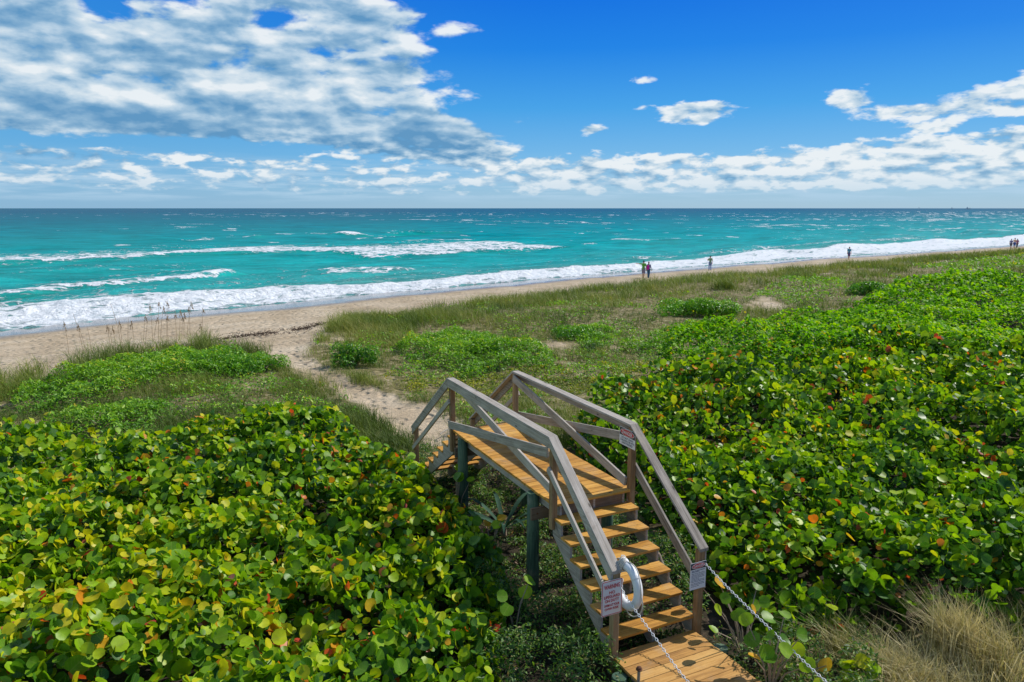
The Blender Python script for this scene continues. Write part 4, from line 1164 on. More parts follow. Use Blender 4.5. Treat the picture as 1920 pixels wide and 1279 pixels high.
# dried weed along the foot of the dune and dead sticks by the far stairs
def wrack():
    r_ = np.random.default_rng(3)
    L = WP([(405, 655), (470, 645), (520, 636), (560, 630), (600, 612), (680, 600)], 1.1)
    b_ = MB()
    for i in range(900):
        t_ = r_.random() * (len(L) - 1); j = int(t_); p_ = L[j] + (L[j + 1] - L[j]) * (t_ - j) + r_.normal(size=2) * (0.22 + 0.6 * (r_.random() < 0.35))
        if vnoise(np.array([p_[0] * 0.9]), np.array([p_[1] * 0.9]), 8)[0] < 0.42: continue
        an_ = r_.random() * 6.28; ln_ = 0.05 + 0.14 * r_.random(); z_ = zg1(*p_)
        b_.tube([(p_[0], p_[1], z_ + 0.01), (p_[0] + math.cos(an_) * ln_, p_[1] + math.sin(an_) * ln_, z_ + 0.03 + 0.06 * r_.random())], 0.014, 3)
    tag(b_.build('dry_seaweed', M['wrack']), 'line of dry brown seaweed where the path meets the beach', 'seaweed', None, 'stuff')
wrack()
def frond(px, py, z, an, L, label, seed):
    x, y = W(px, py, z); r_ = np.random.default_rng(seed); b_ = MB()
    b_.tube([(0, 0, 0.04), (L * 0.5, 0.03, 0.12), (L, 0.0, 0.05)], [0.016, 0.012, 0.006], 5)
    for i in range(16):
        s_ = 0.3 + 0.7 * i / 15; sg = 1 if i % 2 else -1
        b_.tube([(L * s_, 0, 0.09), (L * s_ + 0.2, sg * 0.13, 0.08), (L * s_ + 0.32, sg * 0.24, 0.02)], [0.007, 0.006, 0.002], 4)
    o = b_.build('dead_frond', M['deadfrond']); o.location = (x, y, zg1(x, y)); o.rotation_euler = (0, 0, an)
    tag(o, label, 'frond')
frond(806, 842, 2.1, 0.4, 0.9, 'grey dead palm frond lying beside the far stairs', 1)
frond(825, 812, 2.0, 0.9, 0.8, 'pale dead frond further back behind the far stairs', 2)
# ================================================================== the wooden crossover
B0 = 2.62                                    # local z of the rail line above the thing's base
CR = thing('dune_crossover', 'wooden stairs and raised deck crossing the dune with weathered grey handrails', 'dune crossover', (OX, OY, OZ - B0), -TH)
def L(u, v, w_): return Vector((v, u, w_ + B0))
DECK_W = -HR
TT = 0.038
TD = 0.2755
XA, YA, ZA = Vector((1, 0, 0)), Vector((0, 1, 0)), Vector((0, 0, 1))
BEV = 0.004
def part(mb, name, mat, label=None):
    o = mb.build(name, M[mat] if isinstance(mat, str) else mat, CR, BEV)
    if label: o['label'] = label
    return o
# deck boards (pattern of one part)
mb = MB(); n = 26; u0, u1 = -0.05, RL - 0.03; pitch = (u1 - u0) / n
for i in range(n):
    uc = u0 + (i + 0.5) * pitch
    a, b_ = 0.075 + R.uniform(-.006, .006), RW - 0.075 + R.uniform(-.006, .006)
    mb.board(L(uc, a, DECK_W - TT / 2 + R.uniform(-.0015, .0015)), L(uc, b_, DECK_W - TT / 2), YA, pitch - 0.011, TT)
part(mb, 'deck', 'deck')
# joists under the deck
for v in (0.21, 0.76, RW - 0.21):
    mb = MB(); mb.board(L(0.0, v, DECK_W - TT - 0.097), L(RL - 0.04, v, DECK_W - TT - 0.097), ZA, 0.185, TT); part(mb, 'joist', 'grey')
for u in (0.02, RL - 0.06):
    mb = MB(); mb.board(L(u, 0.232, DECK_W - TT - 0.10), L(u, RW - 0.232, DECK_W - TT - 0.10), ZA, 0.18, TT); part(mb, 'header', 'brown')
# round piles and cross beams
for u, v in ((0.60, 0.085), (0.60, RW - 0.085), (3.38, 0.10), (3.38, RW - 0.10)):
    x, y = wuv(u, v); gz = zg1(x, y) - (OZ - B0) - B0 - 0.5
    mb = MB(); mb.tube([L(u, v, gz), L(u, v, -1.6), L(u, v, DECK_W - TT - 0.012)], [0.096, 0.092, 0.086], 18)
    o = mb.build('pile', M['pile'], CR); o.data.polygons.foreach_set('use_smooth', np.array([len(p.vertices) == 4 for p in o.data.polygons])); o['label'] = 'green treated round pile'
for u in (0.60 - 0.115, 3.38 + 0.115):
    mb = MB(); mb.board(L(u, -0.01, DECK_W - 0.335), L(u, RW + 0.01, DECK_W - 0.335), ZA, 0.185, TT); part(mb, 'beam', 'brown')
    for v in (0.085, RW - 0.085):
        s_ = -1 if u < 1 else 1
        mb = MB(); mb.tube([L(u + s_ * 0.018, v, DECK_W - 0.33), L(u + s_ * 0.035, v, DECK_W - 0.33)], 0.014, 8); part(mb, 'bolt', 'rust')

# rails, posts and braces on both sides
CAPW, CAPT = 0.14, 0.038
UE, WE = -1.6105, -1.2145
UF, WF = 2.19, -1.5135
def gl_w(u, v):
    x, y = wuv(u, v); return zg1(x, y) - OZ
for side in (0, 1):
    vv = (lambda q: q) if side == 0 else (lambda q: RW - q)
    vc = vv(0.070); vs = vv(0.023); vp = vv(0.0865); vi = vv(0.152); vm = vv(0.021)
    # caps: along the deck, down to the street side, down to the beach side (mitred by meeting lines)
    s1 = WE / UE; s2 = WF / UF
    def slab(name, prof, v0, v1, mat):
        mb = MB(); mb.prism([(p[0], p[1] + B0) for p in prof], 0, min(v0, v1), max(v0, v1)); return part(mb, name, mat)
    t0 = CAPT; tn = CAPT * math.sqrt(1 + s1 * s1); tf = CAPT * math.sqrt(1 + s2 * s2)
    kn = (0.0, -t0); kf = (RL, -t0)
    un = -(tn - t0) / s1; uf = (tf - t0) / s2
    slab('handrail_cap', [(0, 0), (RL, 0), (RL + (tf - t0) / s2 * 1.0, -t0), (-(tn - t0) / s1, -t0)][::-1] if False else [(0, 0), (un, -t0), (RL - uf * -1, -t0), (RL, 0)], vv(0.0), vv(CAPW), 'grey')
    slab('handrail_cap', [(0, 0), (UE, WE), (UE, WE - tn), (un, -t0)], vv(0.0), vv(CAPW), 'grey')
    slab('handrail_cap', [(RL, 0), (RL + uf, -t0), (RL + UF, WF - tf), (RL + UF, WF)], vv(0.0), vv(CAPW), 'grey')
    # side boards under the caps
    SBH = 0.125
    sn = tn + SBH * math.sqrt(1 + s1 * s1); sf = tf + SBH * math.sqrt(1 + s2 * s2); sd = t0 + SBH
    e = 0.001
    slab('rail_board', [(un, -t0 - e), (-(sn - sd) / s1, -sd), (RL + (sf - sd) / s2 * 1.0, -sd), (RL + uf, -t0 - e)], vv(0.003), vv(0.041), 'grey')
    slab('rail_board', [(un, -t0 - e), (UE + 0.03, WE - tn + 0.03 * s1 - e), (UE + 0.03, WE - sn + 0.03 * s1), (-(sn - sd) / s1, -sd)], vv(0.003), vv(0.041), 'grey')
    slab('rail_board', [(RL + uf, -t0 - e), (RL + (sf - sd) / s2, -sd), (RL + UF - 0.03, WF - sf - 0.03 * s2), (RL + UF - 0.03, WF - tf - 0.03 * s2 - e)], vv(0.003), vv(0.041), 'grey')
    # posts
    for u, top, bot in ((-0.002, -0.05, DECK_W - 0.37), (RL - 0.045, -0.045, DECK_W - 0.42), (UE + 0.055, WE - 0.055 + 0.03 * s1, -99), (RL + UF - 0.075, WF + 0.0, -99)):
        if bot < -50: bot = gl_w(u, vp) - 0.3
        mb = MB(); mb.board(L(u, vp, bot), L(u, vp, top), XA, 0.089, 0.089); part(mb, 'post', 'tan')
    # crossed braces between the deck posts
    mb = MB(); mb.board(L(RL - 0.09, vi, -0.12), L(0.04, vi, DECK_W + 0.10), ZA, 0.14, TT); part(mb, 'brace', 'grey')
    mb = MB(); mb.board(L(RL - 0.03, vv(0.0225), DECK_W + 0.10), L(0.05, vv(0.0225), -0.24), ZA, 0.14, 0.034); part(mb, 'brace', 'grey')
    # mid rails on both flights
    mo = -0.50; mn, mh = (-0.49, 0.09) if side == 0 else (-0.67, 0.135)
    mb = MB(); mb.board(L(0.035, vm, mn + 0.035 * s1), L(UE + 0.05, vm, WE + mn + 0.05 * s1 + 0.02), ZA, mh, 0.036); part(mb, 'mid_rail', 'grey')
    mb = MB(); mb.board(L(RL - 0.06, vm, mo + 0.06 * s2 * -1 + 0.03), L(RL + UF - 0.04, vm, WF + mo + 0.02), ZA, 0.09, 0.036); part(mb, 'mid_rail', 'grey')

# flights
def flight(us, sg, nt, nose, run, tw):
    """us: edge of the deck, sg -1 towards the boardwalk, +1 towards the beach"""
    for v in (0.115, RW / 2, RW - 0.115):
        pts = []
        uu = us
        prof = [(us, DECK_W - TT - 0.004)]
        for q in range(1, nt + 1):
            f = us + sg * (q * run); bk = f - sg * run
            top = DECK_W - q * RISE - TT - 0.002
            prof += [(bk - sg * (-0.02), top), (f - sg * 0.02 + sg * 0.02, top)]
        # saw tooth
        saw = [(us, DECK_W - TT - 0.16)]
        saw = [(us + sg * 0.0, DECK_W - RISE - TT + 0.12)]
        for q in range(1, nt + 1):
            f = us + sg * (q * run - 0.035); bk = us + sg * ((q - 1) * run - 0.035 * (q > 1))
            top = DECK_W - q * RISE - TT - 0.002
            saw += [(bk, top), (f, top)]
        last = saw[-1]
        saw += [(last[0], last[1] - 0.20)]
        low0 = DECK_W - RISE - TT - 0.24
        saw += [(last[0] - sg * 0.10, last[1] - 0.235), (us, low0)]
        mb = MB(); mb.prism([(p[0], p[1] + B0) for p in (saw if sg < 0 else saw[::-1])], 0, v - 0.019, v + 0.019); part(mb, 'stringer', 'grey')
    for q in range(1, nt + 1):
        f = us + sg * q * run; z = DECK_W - q * RISE - TT / 2
        mb = MB()
        for j in range(2):
            bw = (tw - 0.006) / 2
            c = f - sg * (bw * (j + 0.5) + 0.006 * j)
            mb.board(L(c, 0.085 + R.uniform(-.006, .006), z), L(c, RW - 0.105 + R.uniform(-.006, .006), z), YA, bw, TT)
        part(mb, 'tread', 'deck')
flight(0.0217, -1, 6, 0, RUN, TD)
flight(RL - 0.03, 1, 7, 0, 0.285, 0.28)

# landing boardwalk at the foot
mb = MB(); u = -1.535; zl = DECK_W - 7 * RISE
while u > -5.0:
    bw = 0.14
    mb.board(L(u - bw / 2, 0.055 + R.uniform(-.01, .01), zl - TT / 2 + R.uniform(-.002, .002)), L(u - bw / 2, 1.352 + R.uniform(-.012, .012), zl - TT / 2 + R.uniform(-.002, .002)), YA, bw, TT); u -= bw + 0.006
part(mb, 'landing', 'deck_worn')
for v in (0.11, 0.70, 1.30):
    mb = MB(); mb.board(L(-1.58, v, zl - TT - 0.07), L(-5.0, v, zl - TT - 0.07), ZA, 0.135, TT); part(mb, 'landing_joist', 'grey')
for u, v in ((-1.95, 1.445), (-1.88, -0.04)):
    g0 = gl_w(u, v) - 0.3
    mb = MB(); mb.tube([L(u, v, g0), L(u, v, zl - 0.07), L(u, v, zl - 0.045)], [0.10, 0.098, 0.09], 16); part(mb, 'pile', 'pile', 'low pile stub cut off below the landing boards')
# end posts of the chains, just outside the picture
for v in (0.10, 1.42):
    mb = MB(); mb.board(L(-4.75, v, gl_w(-4.75, v) - 0.3), L(-4.75, v, -1.62), XA, 0.089, 0.089); part(mb, 'post', 'tan')

# ------------------------------------------------------------------ writing
def text_mesh(lines, width, mat, name, parent, depth=0.0016, origin=(0, 0, 0), rot=(PI / 2, 0, 0)):
    """lines: (text, height, z, max width); all lettering of a sign is one part"""
    dg = bpy.context.evaluated_depsgraph_get()
    V, F = [], []
    for txt, h, z, mw in lines:
        cu = bpy.data.curves.new('t', 'FONT'); cu.body = txt; cu.size = h / 0.69; cu.align_x = 'CENTER'; cu.extrude = depth; cu.offset = h * 0.018
        ob = bpy.data.objects.new('t', cu); C.objects.link(ob)
        dg.update(); me = ob.evaluated_get(dg).to_mesh()
        xs = [v.co.x for v in me.vertices]; wd = max(xs) - min(xs)
        k_ = min(1.0, mw / wd) if wd > 0 else 1
        o_ = len(V)
        for v in me.vertices: V.append((v.co.x * k_, -v.co.z, v.co.y + z))
        for p in me.polygons: F.append(tuple(o_ + i for i in p.vertices))
        ob.evaluated_get(dg).to_mesh_clear(); bpy.data.objects.remove(ob); bpy.data.curves.remove(cu)
    me = bpy.data.meshes.new(name); me.from_pydata(V, [], F); me.materials.append(mat); me.update()
    o = bpy.data.objects.new(name, me); C.objects.link(o); o.parent = parent
    o.location = origin
    return o
def rrect(w_, h_, r_, n=5):
    p = []
    for cx, cz, a0 in ((w_ / 2 - r_, h_ / 2 - r_, 0), (-w_ / 2 + r_, h_ / 2 - r_, 90), (-w_ / 2 + r_, -h_ / 2 + r_, 180), (w_ / 2 - r_, -h_ / 2 + r_, 270)):
        for i in range(n + 1):
            a = math.radians(a0 + 90 * i / n); p.append((cx + r_ * math.cos(a), cz + r_ * math.sin(a)))
    return p
def plate(name, outline, y0, y1, mat, parent, hole=None):
    """outline in local (x,z), slab between y0 (front) and y1"""
    V, F = [], []; n = len(outline)
    for y in (y0, y1):
        for x, z in outline: V.append((x, y, z))
    if hole is None:
        F += [tuple(range(n)), tuple(reversed(range(n, 2 * n)))]
        F += [(i, n + i, n + (i + 1) % n, (i + 1) % n) for i in range(n)]
    else:
        for y in (y0, y1):
            for x, z in hole: V.append((x, y, z))
        for i in range(n):
            j = (i + 1) % n
            F += [(i, j, 2 * n + j, 2 * n + i), (n + j, n + i, 3 * n + i, 3 * n + j), (j, i, n + i, n + j), (2 * n + i, 2 * n + j, 3 * n + j, 3 * n + i)]
    me = bpy.data.meshes.new(name); me.from_pydata(V, [], F); me.materials.append(M[mat]); me.update()
    bm = bmesh.new(); bm.from_mesh(me); bmesh.ops.recalc_face_normals(bm, faces=bm.faces); bm.to_mesh(me); bm.free()
    o = bpy.data.objects.new(name, me); C.objects.link(o); o.parent = parent
    return o
def at_uvw(u, v, w_):
    x, y = wuv(u, v); return (x, y, OZ + w_)
# warning sign on the foot of the left rail: faces -u, x runs with v
t = thing('warning_sign', 'red bordered white warning sign about no lifeguard on the left foot post', 'sign', at_uvw(-1.63, -0.006, -1.537), -TH)
plate('panel', rrect(0.297, 0.455, 0.022), 0.0, 0.003, 'sign_white', t)
plate('border', rrect(0.284, 0.442, 0.018), -0.0012, -0.0002, 'sign_red', t, rrect(0.268, 0.426, 0.013))
text_mesh([('WARNING', 0.052, 0.132, 0.225), ('NO', 0.036, 0.062, 0.2), ('LIFEGUARD', 0.036, 0.010, 0.222), ('ON DUTY', 0.036, -0.042, 0.2), ('SWIM AT YOUR', 0.030, -0.098, 0.215), ('OWN RISK', 0.030, -0.145, 0.2)],
          0.25, M['sign_red'], 'lettering', t, origin=(0, -0.0018, -0.01))
# danger sign with small print on the right foot post
def ell(a, b_, n=28): return [(a * math.cos(2 * PI * i / n), b_ * math.sin(2 * PI * i / n)) for i in range(n)]
def shift(o, x, z): o.location = (x, 0, z); return o
t = thing('danger_sign', 'white notice of small print under a red danger oval, on the right foot post', 'sign', at_uvw(-1.63, 1.302, -1.556), -TH)
plate('panel', rrect(0.254, 0.368, 0.008, 3), 0.0, 0.003, 'sign_white', t)
shift(plate('header', rrect(0.246, 0.085, 0.004, 2), -0.0010, -0.0002, 'sign_black', t), 0, 0.136)
shift(plate('oval', ell(0.108, 0.037), -0.0024, -0.0012, 'sign_white', t), 0, 0.136)
shift(plate('oval_centre', ell(0.100, 0.032), -0.0036, -0.0026, 'sign_red', t), 0, 0.136)
text_mesh([('DANGER', 0.034, 0.119, 0.16)], 0.2, M['sign_white'], 'lettering', t, origin=(0, -0.0046, 0), depth=0.0005)
mb = MB(); rr_ = np.random.default_rng(4)
for i, z in enumerate([0.073, 0.058, 0.034, 0.014, -0.004, -0.022, -0.040, -0.058, -0.076, -0.100, -0.118, -0.140]):
    x = -0.105; end = 0.105 if i not in (1, 6, 11) else 0.02
    while x < end:
        l_ = 0.012 + 0.03 * rr_.random(); l_ = min(l_, end - x)
        mb.obox((x + l_ / 2, -0.0008, z), (1, 0, 0), (0, 1, 0), (0, 0, 1), l_ / 2, 0.0004, 0.0032 if i > 1 else 0.0042); x += l_ + 0.006
o = mb.build('small_print', M['sign_blue'], t); o['kind'] = 'stuff'
# danger sign at the top of the right rail: faces the deck, x runs with -u
t = thing('danger_sign', 'black, red and white danger sign at the top of the right rail facing the deck', 'sign', at_uvw(0.058, 1.338, -0.222), -TH - PI / 2)
plate('panel', rrect(0.395, 0.262, 0.008, 3), 0.0, 0.003, 'sign_white', t)
shift(plate('header', rrect(0.383, 0.112, 0.004, 2), -0.0010, -0.0002, 'sign_black', t), 0, 0.069)
shift(plate('oval', ell(0.176, 0.053), -0.0024, -0.0012, 'sign_white', t), 0, 0.069)
shift(plate('oval_centre', ell(0.166, 0.047), -0.0036, -0.0026, 'sign_red', t), 0, 0.069)
text_mesh([('DANGER', 0.050, 0.044, 0.25)], 0.2, M['sign_white'], 'lettering', t, origin=(0, -0.0046, 0), depth=0.0005)
o = text_mesh([('DO NOT LEAVE', 0.028, -0.031, 0.33), ('CHILDREN OR PETS', 0.028, -0.070, 0.35), ('UNATTENDED', 0.028, -0.109, 0.31)], 0.3, M['sign_blue'], 'message', t, origin=(0, -0.0012, 0), depth=0.0005)

# ------------------------------------------------------------------ life ring on the left foot post
t = thing('life_ring', 'white life ring with a rope hanging at the inner side of the left foot post', 'life ring', at_uvw(-1.63, 0.205, -1.43), -TH)
mb = MB(); n = 40
mb.tube([(0, 0.235 * math.cos(2 * PI * i / n), 0.25 * math.sin(2 * PI * i / n)) for i in range(n)], 0.055, 14, True)
mb.build('ring', M['foam_white'], t, 0, True)
for an in (45, 135, 225, 315):
    mb = MB(); a0 = math.radians(an)
    mb.tube([(0, 0.235 * math.cos(a0 + q), 0.25 * math.sin(a0 + q)) for q in (-0.09, -0.045, 0, 0.045, 0.09)], 0.0575, 14)
    mb.build('band', M['sign_white'], t, 0, True)
mb = MB(); pts = []
for i in range(97):
    a = 2 * PI * i / 96; sag = 0.045 * abs(math.sin(2 * a)) ; rr_ = 0.293 + sag
    pts.append((0.018 * math.sin(4 * a), rr_ * math.cos(a), rr_ * 1.04 * math.sin(a) - 0.02 * abs(math.sin(2 * a))))
mb.tube(pts[:-1], 0.0075, 6, True); mb.build('grab_rope', M['rope'], t, 0, True)
mb = MB(); r_ = np.random.default_rng(2)
for q in range(5):      # coils of line slung over the rail end
    pts = []
    for i in range(15):
        a = PI * 2 * i / 14
        pts.append((-0.01 + 0.06 * math.cos(a) + 0.006 * r_.normal(), 0.045 + 0.022 * q - 0.03 + 0.012 * math.sin(a * 2) + 0.004 * r_.normal(), 0.245 + 0.072 * math.sin(a) + 0.006 * q + 0.005 * r_.normal()))
    mb.tube(pts[:-1], 0.0075, 6, True)
mb.build('coiled_line', M['rope'], t, 0, True)
mb = MB(); mb.ball((0.0, 0.06, 0.265), (0.052, 0.075, 0.066), 14, 8); mb.build('canvas_strap', M['foam_white'], t, 0, True)

# ------------------------------------------------------------------ chains
def chain(name, pts, label):
    P_ = [L(*p) for p in pts]
    # smooth curve through the points
    c = []
    for i in range(len(P_) - 1):
        p0 = P_[max(i - 1, 0)]; p1 = P_[i]; p2 = P_[i + 1]; p3 = P_[min(i + 2, len(P_) - 1)]
        for j in range(60):
            s_ = j / 60
            c.append(0.5 * ((2 * p1) + (p2 - p0) * s_ + (2 * p0 - 5 * p1 + 4 * p2 - p3) * s_ ** 2 + (3 * p1 - p0 - 3 * p2 + p3) * s_ ** 3))
    c.append(P_[-1])
    mb = MB(); pitch = 0.036; acc = 0; nxt = 0; i = 0
    for a, b_ in zip(c[:-1], c[1:]):
        l_ = (b_ - a).length
        while nxt <= acc + l_:
            f = (nxt - acc) / l_; p = a + (b_ - a) * f; d = (b_ - a).normalized()
            s1 = d.cross(Vector((0, 0, 1))).normalized(); s2 = d.cross(s1)
            an = 0.6 + (PI / 2 if i % 2 else 0); sd = s1 * math.cos(an) + s2 * math.sin(an)
            ring = []
            for q in range(12):
                w_ = 2 * PI * q / 12
                ring.append(p + d * (0.0225 * math.cos(w_)) + sd * (0.0125 * math.sin(w_)))
            mb.tube(ring, 0.0041, 5, True)
            nxt += pitch; i += 1
        acc += l_
    o = mb.build(name, M['plastic'], None, 0, True)
    for_loc = Vector((OX, OY, OZ - B0)); o.location = for_loc; o.rotation_euler = (0, 0, -TH)
    return tag(o, label, 'chain')
chain('plastic_chain', [(-1.61, 0.15, -1.36), (-1.72, 0.11, -1.475), (-2.36, 0.10, -1.69), (-2.93, 0.10, -1.87), (-3.8, 0.10, -1.98), (-4.70, 0.10, -1.80)], 'white plastic chain running from the life ring post over the landing')
chain('plastic_chain', [(-1.505, 1.405, -1.375), (-2.0, 1.42, -1.535), (-2.63, 1.42, -1.68), (-3.57, 1.42, -1.87), (-4.2, 1.42, -1.88), (-4.70, 1.42, -1.78)], 'white plastic chain running from the right foot post before the thicket')
# rusty stake beside the landing
t = thing('metal_stake', 'rusty metal stake with a knotted top at the left edge of the landing', 'stake', at_uvw(-2.28, -0.06, gl_w(-2.28, -0.06)), -TH)
top = (zl + 0.30) - gl_w(-2.28, -0.06)
mb = MB(); mb.tube([(0, 0, -0.3), (0, 0, top * 0.5), (0.004, 0, top)], [0.019, 0.019, 0.018], 8); mb.build('shaft', M['twig'], t)
mb = MB(); mb.ball((0.004, 0, top + 0.012), (0.032, 0.03, 0.026), 10, 6); mb.tube([(0.004 + 0.03 * math.cos(a), 0.03 * math.sin(a), top) for a in np.linspace(0, 5.6, 9)], 0.009, 5, True); mb.build('knob', M['rust'], t)
# bare stick beside the right of the flight
b_ = MB(); b_.tube([L(-0.10, 1.78, -1.95), L(-0.2, 1.80, -2.03), L(-0.36, 1.78, -2.20), L(-0.47, 1.80, -2.32), L(-0.52, 1.80, -2.62)], [0.012, 0.02, 0.022, 0.022, 0.025], 7)
b_.tube([L(-0.2, 1.80, -2.03), L(-0.18, 1.72, -1.93), L(-0.25, 1.66, -1.85)], [0.013, 0.010, 0.006], 5)
o = b_.build('bare_branch', M['twig']); o.location = (OX, OY, OZ - B0); o.rotation_euler = (0, 0, -TH); tag(o, 'pale bare branch sticking up beside the right of the stairs', 'branch')

# ================================================================== people on the beach
def mat_c(name, c, rough=0.8):
    M[name] = plain(name, c, rough, 0, 0.15, 12); return M[name]
mat_c('skin', (0.684, 0.380, 0.247)); mat_c('skin_tan', (0.513, 0.266, 0.162)); mat_c('hair_dark', (0.048, 0.038, 0.034)); mat_c('hair_brown', (0.114, 0.067, 0.042)); mat_c('cap_navy', (0.023, 0.057, 0.104))
mat_c('shirt_green', (0.10, 0.38, 0.035)); mat_c('shorts_grey', (0.247, 0.199, 0.266)); mat_c('pack_magenta', (0.684, 0.000, 0.380)); mat_c('top_slate', (0.171, 0.190, 0.304)); mat_c('jeans', (0.023, 0.104, 0.209))
mat_c('shirt_olive', (0.209, 0.304, 0.162)); mat_c('trousers_blue', (0.152, 0.228, 0.456)); mat_c('shirt_teal', (0.023, 0.190, 0.304)); mat_c('shorts_plum', (0.114, 0.057, 0.171)); mat_c('shirt_indigo', (0.142, 0.133, 0.285))
mat_c('shorts_dark', (0.057, 0.057, 0.085)); mat_c('shorts_blue', (0.038, 0.104, 0.380)); mat_c('shirt_maroon', (0.285, 0.067, 0.171)); mat_c('board_grey', (0.095, 0.171, 0.228)); mat_c('shoe', (0.095, 0.095, 0.114))

def capsules(segs, voxel):
    """tapered capsules melted into one continuous surface"""
    mb = MB()
    for a, b_, ra, rb in segs:
        a, b_ = Vector(a), Vector(b_); n_ = max(2, int((b_ - a).length / (min(ra, rb) * 0.7)) + 1)
        n_ = min(n_, 14)
        for i in range(n_):
            s_ = i / (n_ - 1); mb.ball(a.lerp(b_, s_), ra + (rb - ra) * s_, 10, 7)
    me = bpy.data.meshes.new('tmp'); me.from_pydata([tuple(v) for v in mb.v], [], mb.f)
    ob = bpy.data.objects.new('tmp', me); C.objects.link(ob)
    md = ob.modifiers.new('r', 'REMESH'); md.mode = 'VOXEL'; md.voxel_size = voxel; md.use_smooth_shade = True
    sm_ = ob.modifiers.new('s', 'SMOOTH'); sm_.factor = 0.5; sm_.iterations = 3
    dg = bpy.context.evaluated_depsgraph_get(); dg.update()
    out = bpy.data.meshes.new_from_object(ob.evaluated_get(dg))
    bpy.data.objects.remove(ob)
    return out
def person(px, py, zfeet, face, H, label, group=None, top='shirt_green', bottom='shorts_grey', long_bottom=False, skin='skin', hair='hair_dark', step=0.18, arms=((0.1, -0.5), (0.1, -0.5)), point=None, long_sleeve=False, long_hair=False, bare=False, skirt=False, pack=None, bend=0.0):
    x, y = W(px, py, zfeet); zz = zg1(x, y)
    t = thing('person', label, 'person', (x, y, zz), face, group)
    h = H / 1.75
    P = lambda a, b_, c: Vector((a * h, b_ * h, c * h))
    hipz, shz = 0.92, 1.43
    lhip, rhip = P(-0.09, 0, hipz), P(0.09, 0, hipz)
    lf, rf = P(-0.10, step, 0.08), P(0.10, -step, 0.085)
    lk = (lhip + lf) / 2 + P(-0.005, 0.06, 0.02); rk = (rhip + rf) / 2 + P(0.005, 0.05, 0.02)
    chest = P(0, 0.01 + bend, 1.25); neck = P(0, 0.0 + bend, 1.47); head = P(0, 0.02 + bend * 1.3, 1.635)
    seg = [(P(0, 0, 0.93), P(0, 0, 1.08), 0.125 * h, 0.115 * h), (P(0, 0, 1.08), chest, 0.112 * h, 0.125 * h), (P(-0.07, bend * 0.8, 1.30), P(0.07, bend * 0.8, 1.30), 0.10 * h, 0.10 * h),
           (P(-0.15, bend, 1.40), P(0.15, bend, 1.40), 0.062 * h, 0.062 * h), (chest, neck, 0.10 * h, 0.055 * h), (neck, head - P(0, 0, 0.06), 0.052 * h, 0.055 * h),
           (head + P(0, 0.008, 0.035), head + P(0, 0.012, -0.04), 0.090 * h, 0.078 * h), (head + P(0, 0.055, -0.075), head + P(0, 0.02, -0.05), 0.042 * h, 0.06 * h),
           (head + P(0, 0.092, -0.012), head + P(0, 0.108, -0.035), 0.012 * h, 0.016 * h),
           (head + P(-0.088, 0, 0), head + P(-0.09, -0.005, -0.03), 0.016 * h, 0.013 * h), (head + P(0.088, 0, 0), head + P(0.09, -0.005, -0.03), 0.016 * h, 0.013 * h)]
    for hp, kn, ft in ((lhip, lk, lf), (rhip, rk, rf)):
        seg += [(hp, kn, 0.092 * h, 0.058 * h), (kn, kn.lerp(ft, 0.4), 0.056 * h, 0.056 * h), (kn.lerp(ft, 0.4), ft, 0.056 * h, 0.038 * h),
                (ft, ft + P(0, 0.03, -0.04), 0.038 * h, 0.040 * h), (ft + P(0, -0.04, -0.045), ft + P(0, 0.15, -0.055), 0.036 * h, 0.026 * h)]
    el_, ha_ = [], []
    for sd, (fw, dn) in zip((-1, 1), arms):
        sh = P(sd * 0.19, bend, 1.40)
        if point is not None and sd == point[0]:
            d_ = Vector(point[1]).normalized(); e = sh + d_ * 0.29 * h; hd = e + d_ * 0.25 * h
        else:
            d1 = Vector((sd * 0.22, fw * 0.5, -1)).normalized(); e = sh + d1 * 0.29 * h
            d2 = Vector((sd * 0.02, fw, dn)).normalized(); hd = e + d2 * 0.25 * h
        d_ = (hd - e).normalized(); sidev = d_.cross(Vector((0, 0, 1)) if abs(d_.z) < 0.8 else Vector((0, 1, 0))).normalized()
        seg += [(sh, e, 0.050 * h, 0.040 * h), (e, hd, 0.040 * h, 0.027 * h), (hd, hd + d_ * 0.075 * h, 0.030 * h, 0.034 * h)]
        for f_, (o_, l_) in enumerate(((-0.030, 0.065), (-0.010, 0.080), (0.010, 0.074), (0.030, 0.055))):
            b0_ = hd + d_ * 0.085 * h + sidev * o_ * h; seg.append((b0_, b0_ + d_ * l_ * h + sidev * o_ * 0.25 * h, 0.0105 * h, 0.0085 * h))
        seg.append((hd + d_ * 0.03 * h - sidev * 0.03 * h, hd + d_ * 0.08 * h - sidev * 0.062 * h, 0.0125 * h, 0.010 * h))
        el_.append(e); ha_.append(hd)
    me = capsules(seg, 0.0125)
    body = bpy.data.objects.new('body', me); C.objects.link(body); body.parent = t; me.materials.clear(); me.materials.append(M[skin])
    def cloth(name, sg, mat):
        m_ = capsules(sg, 0.016); m_.materials.clear(); m_.materials.append(M[mat]); o_ = bpy.data.objects.new(name, m_); C.objects.link(o_); o_.parent = t; return o_
    g_ = 0.016
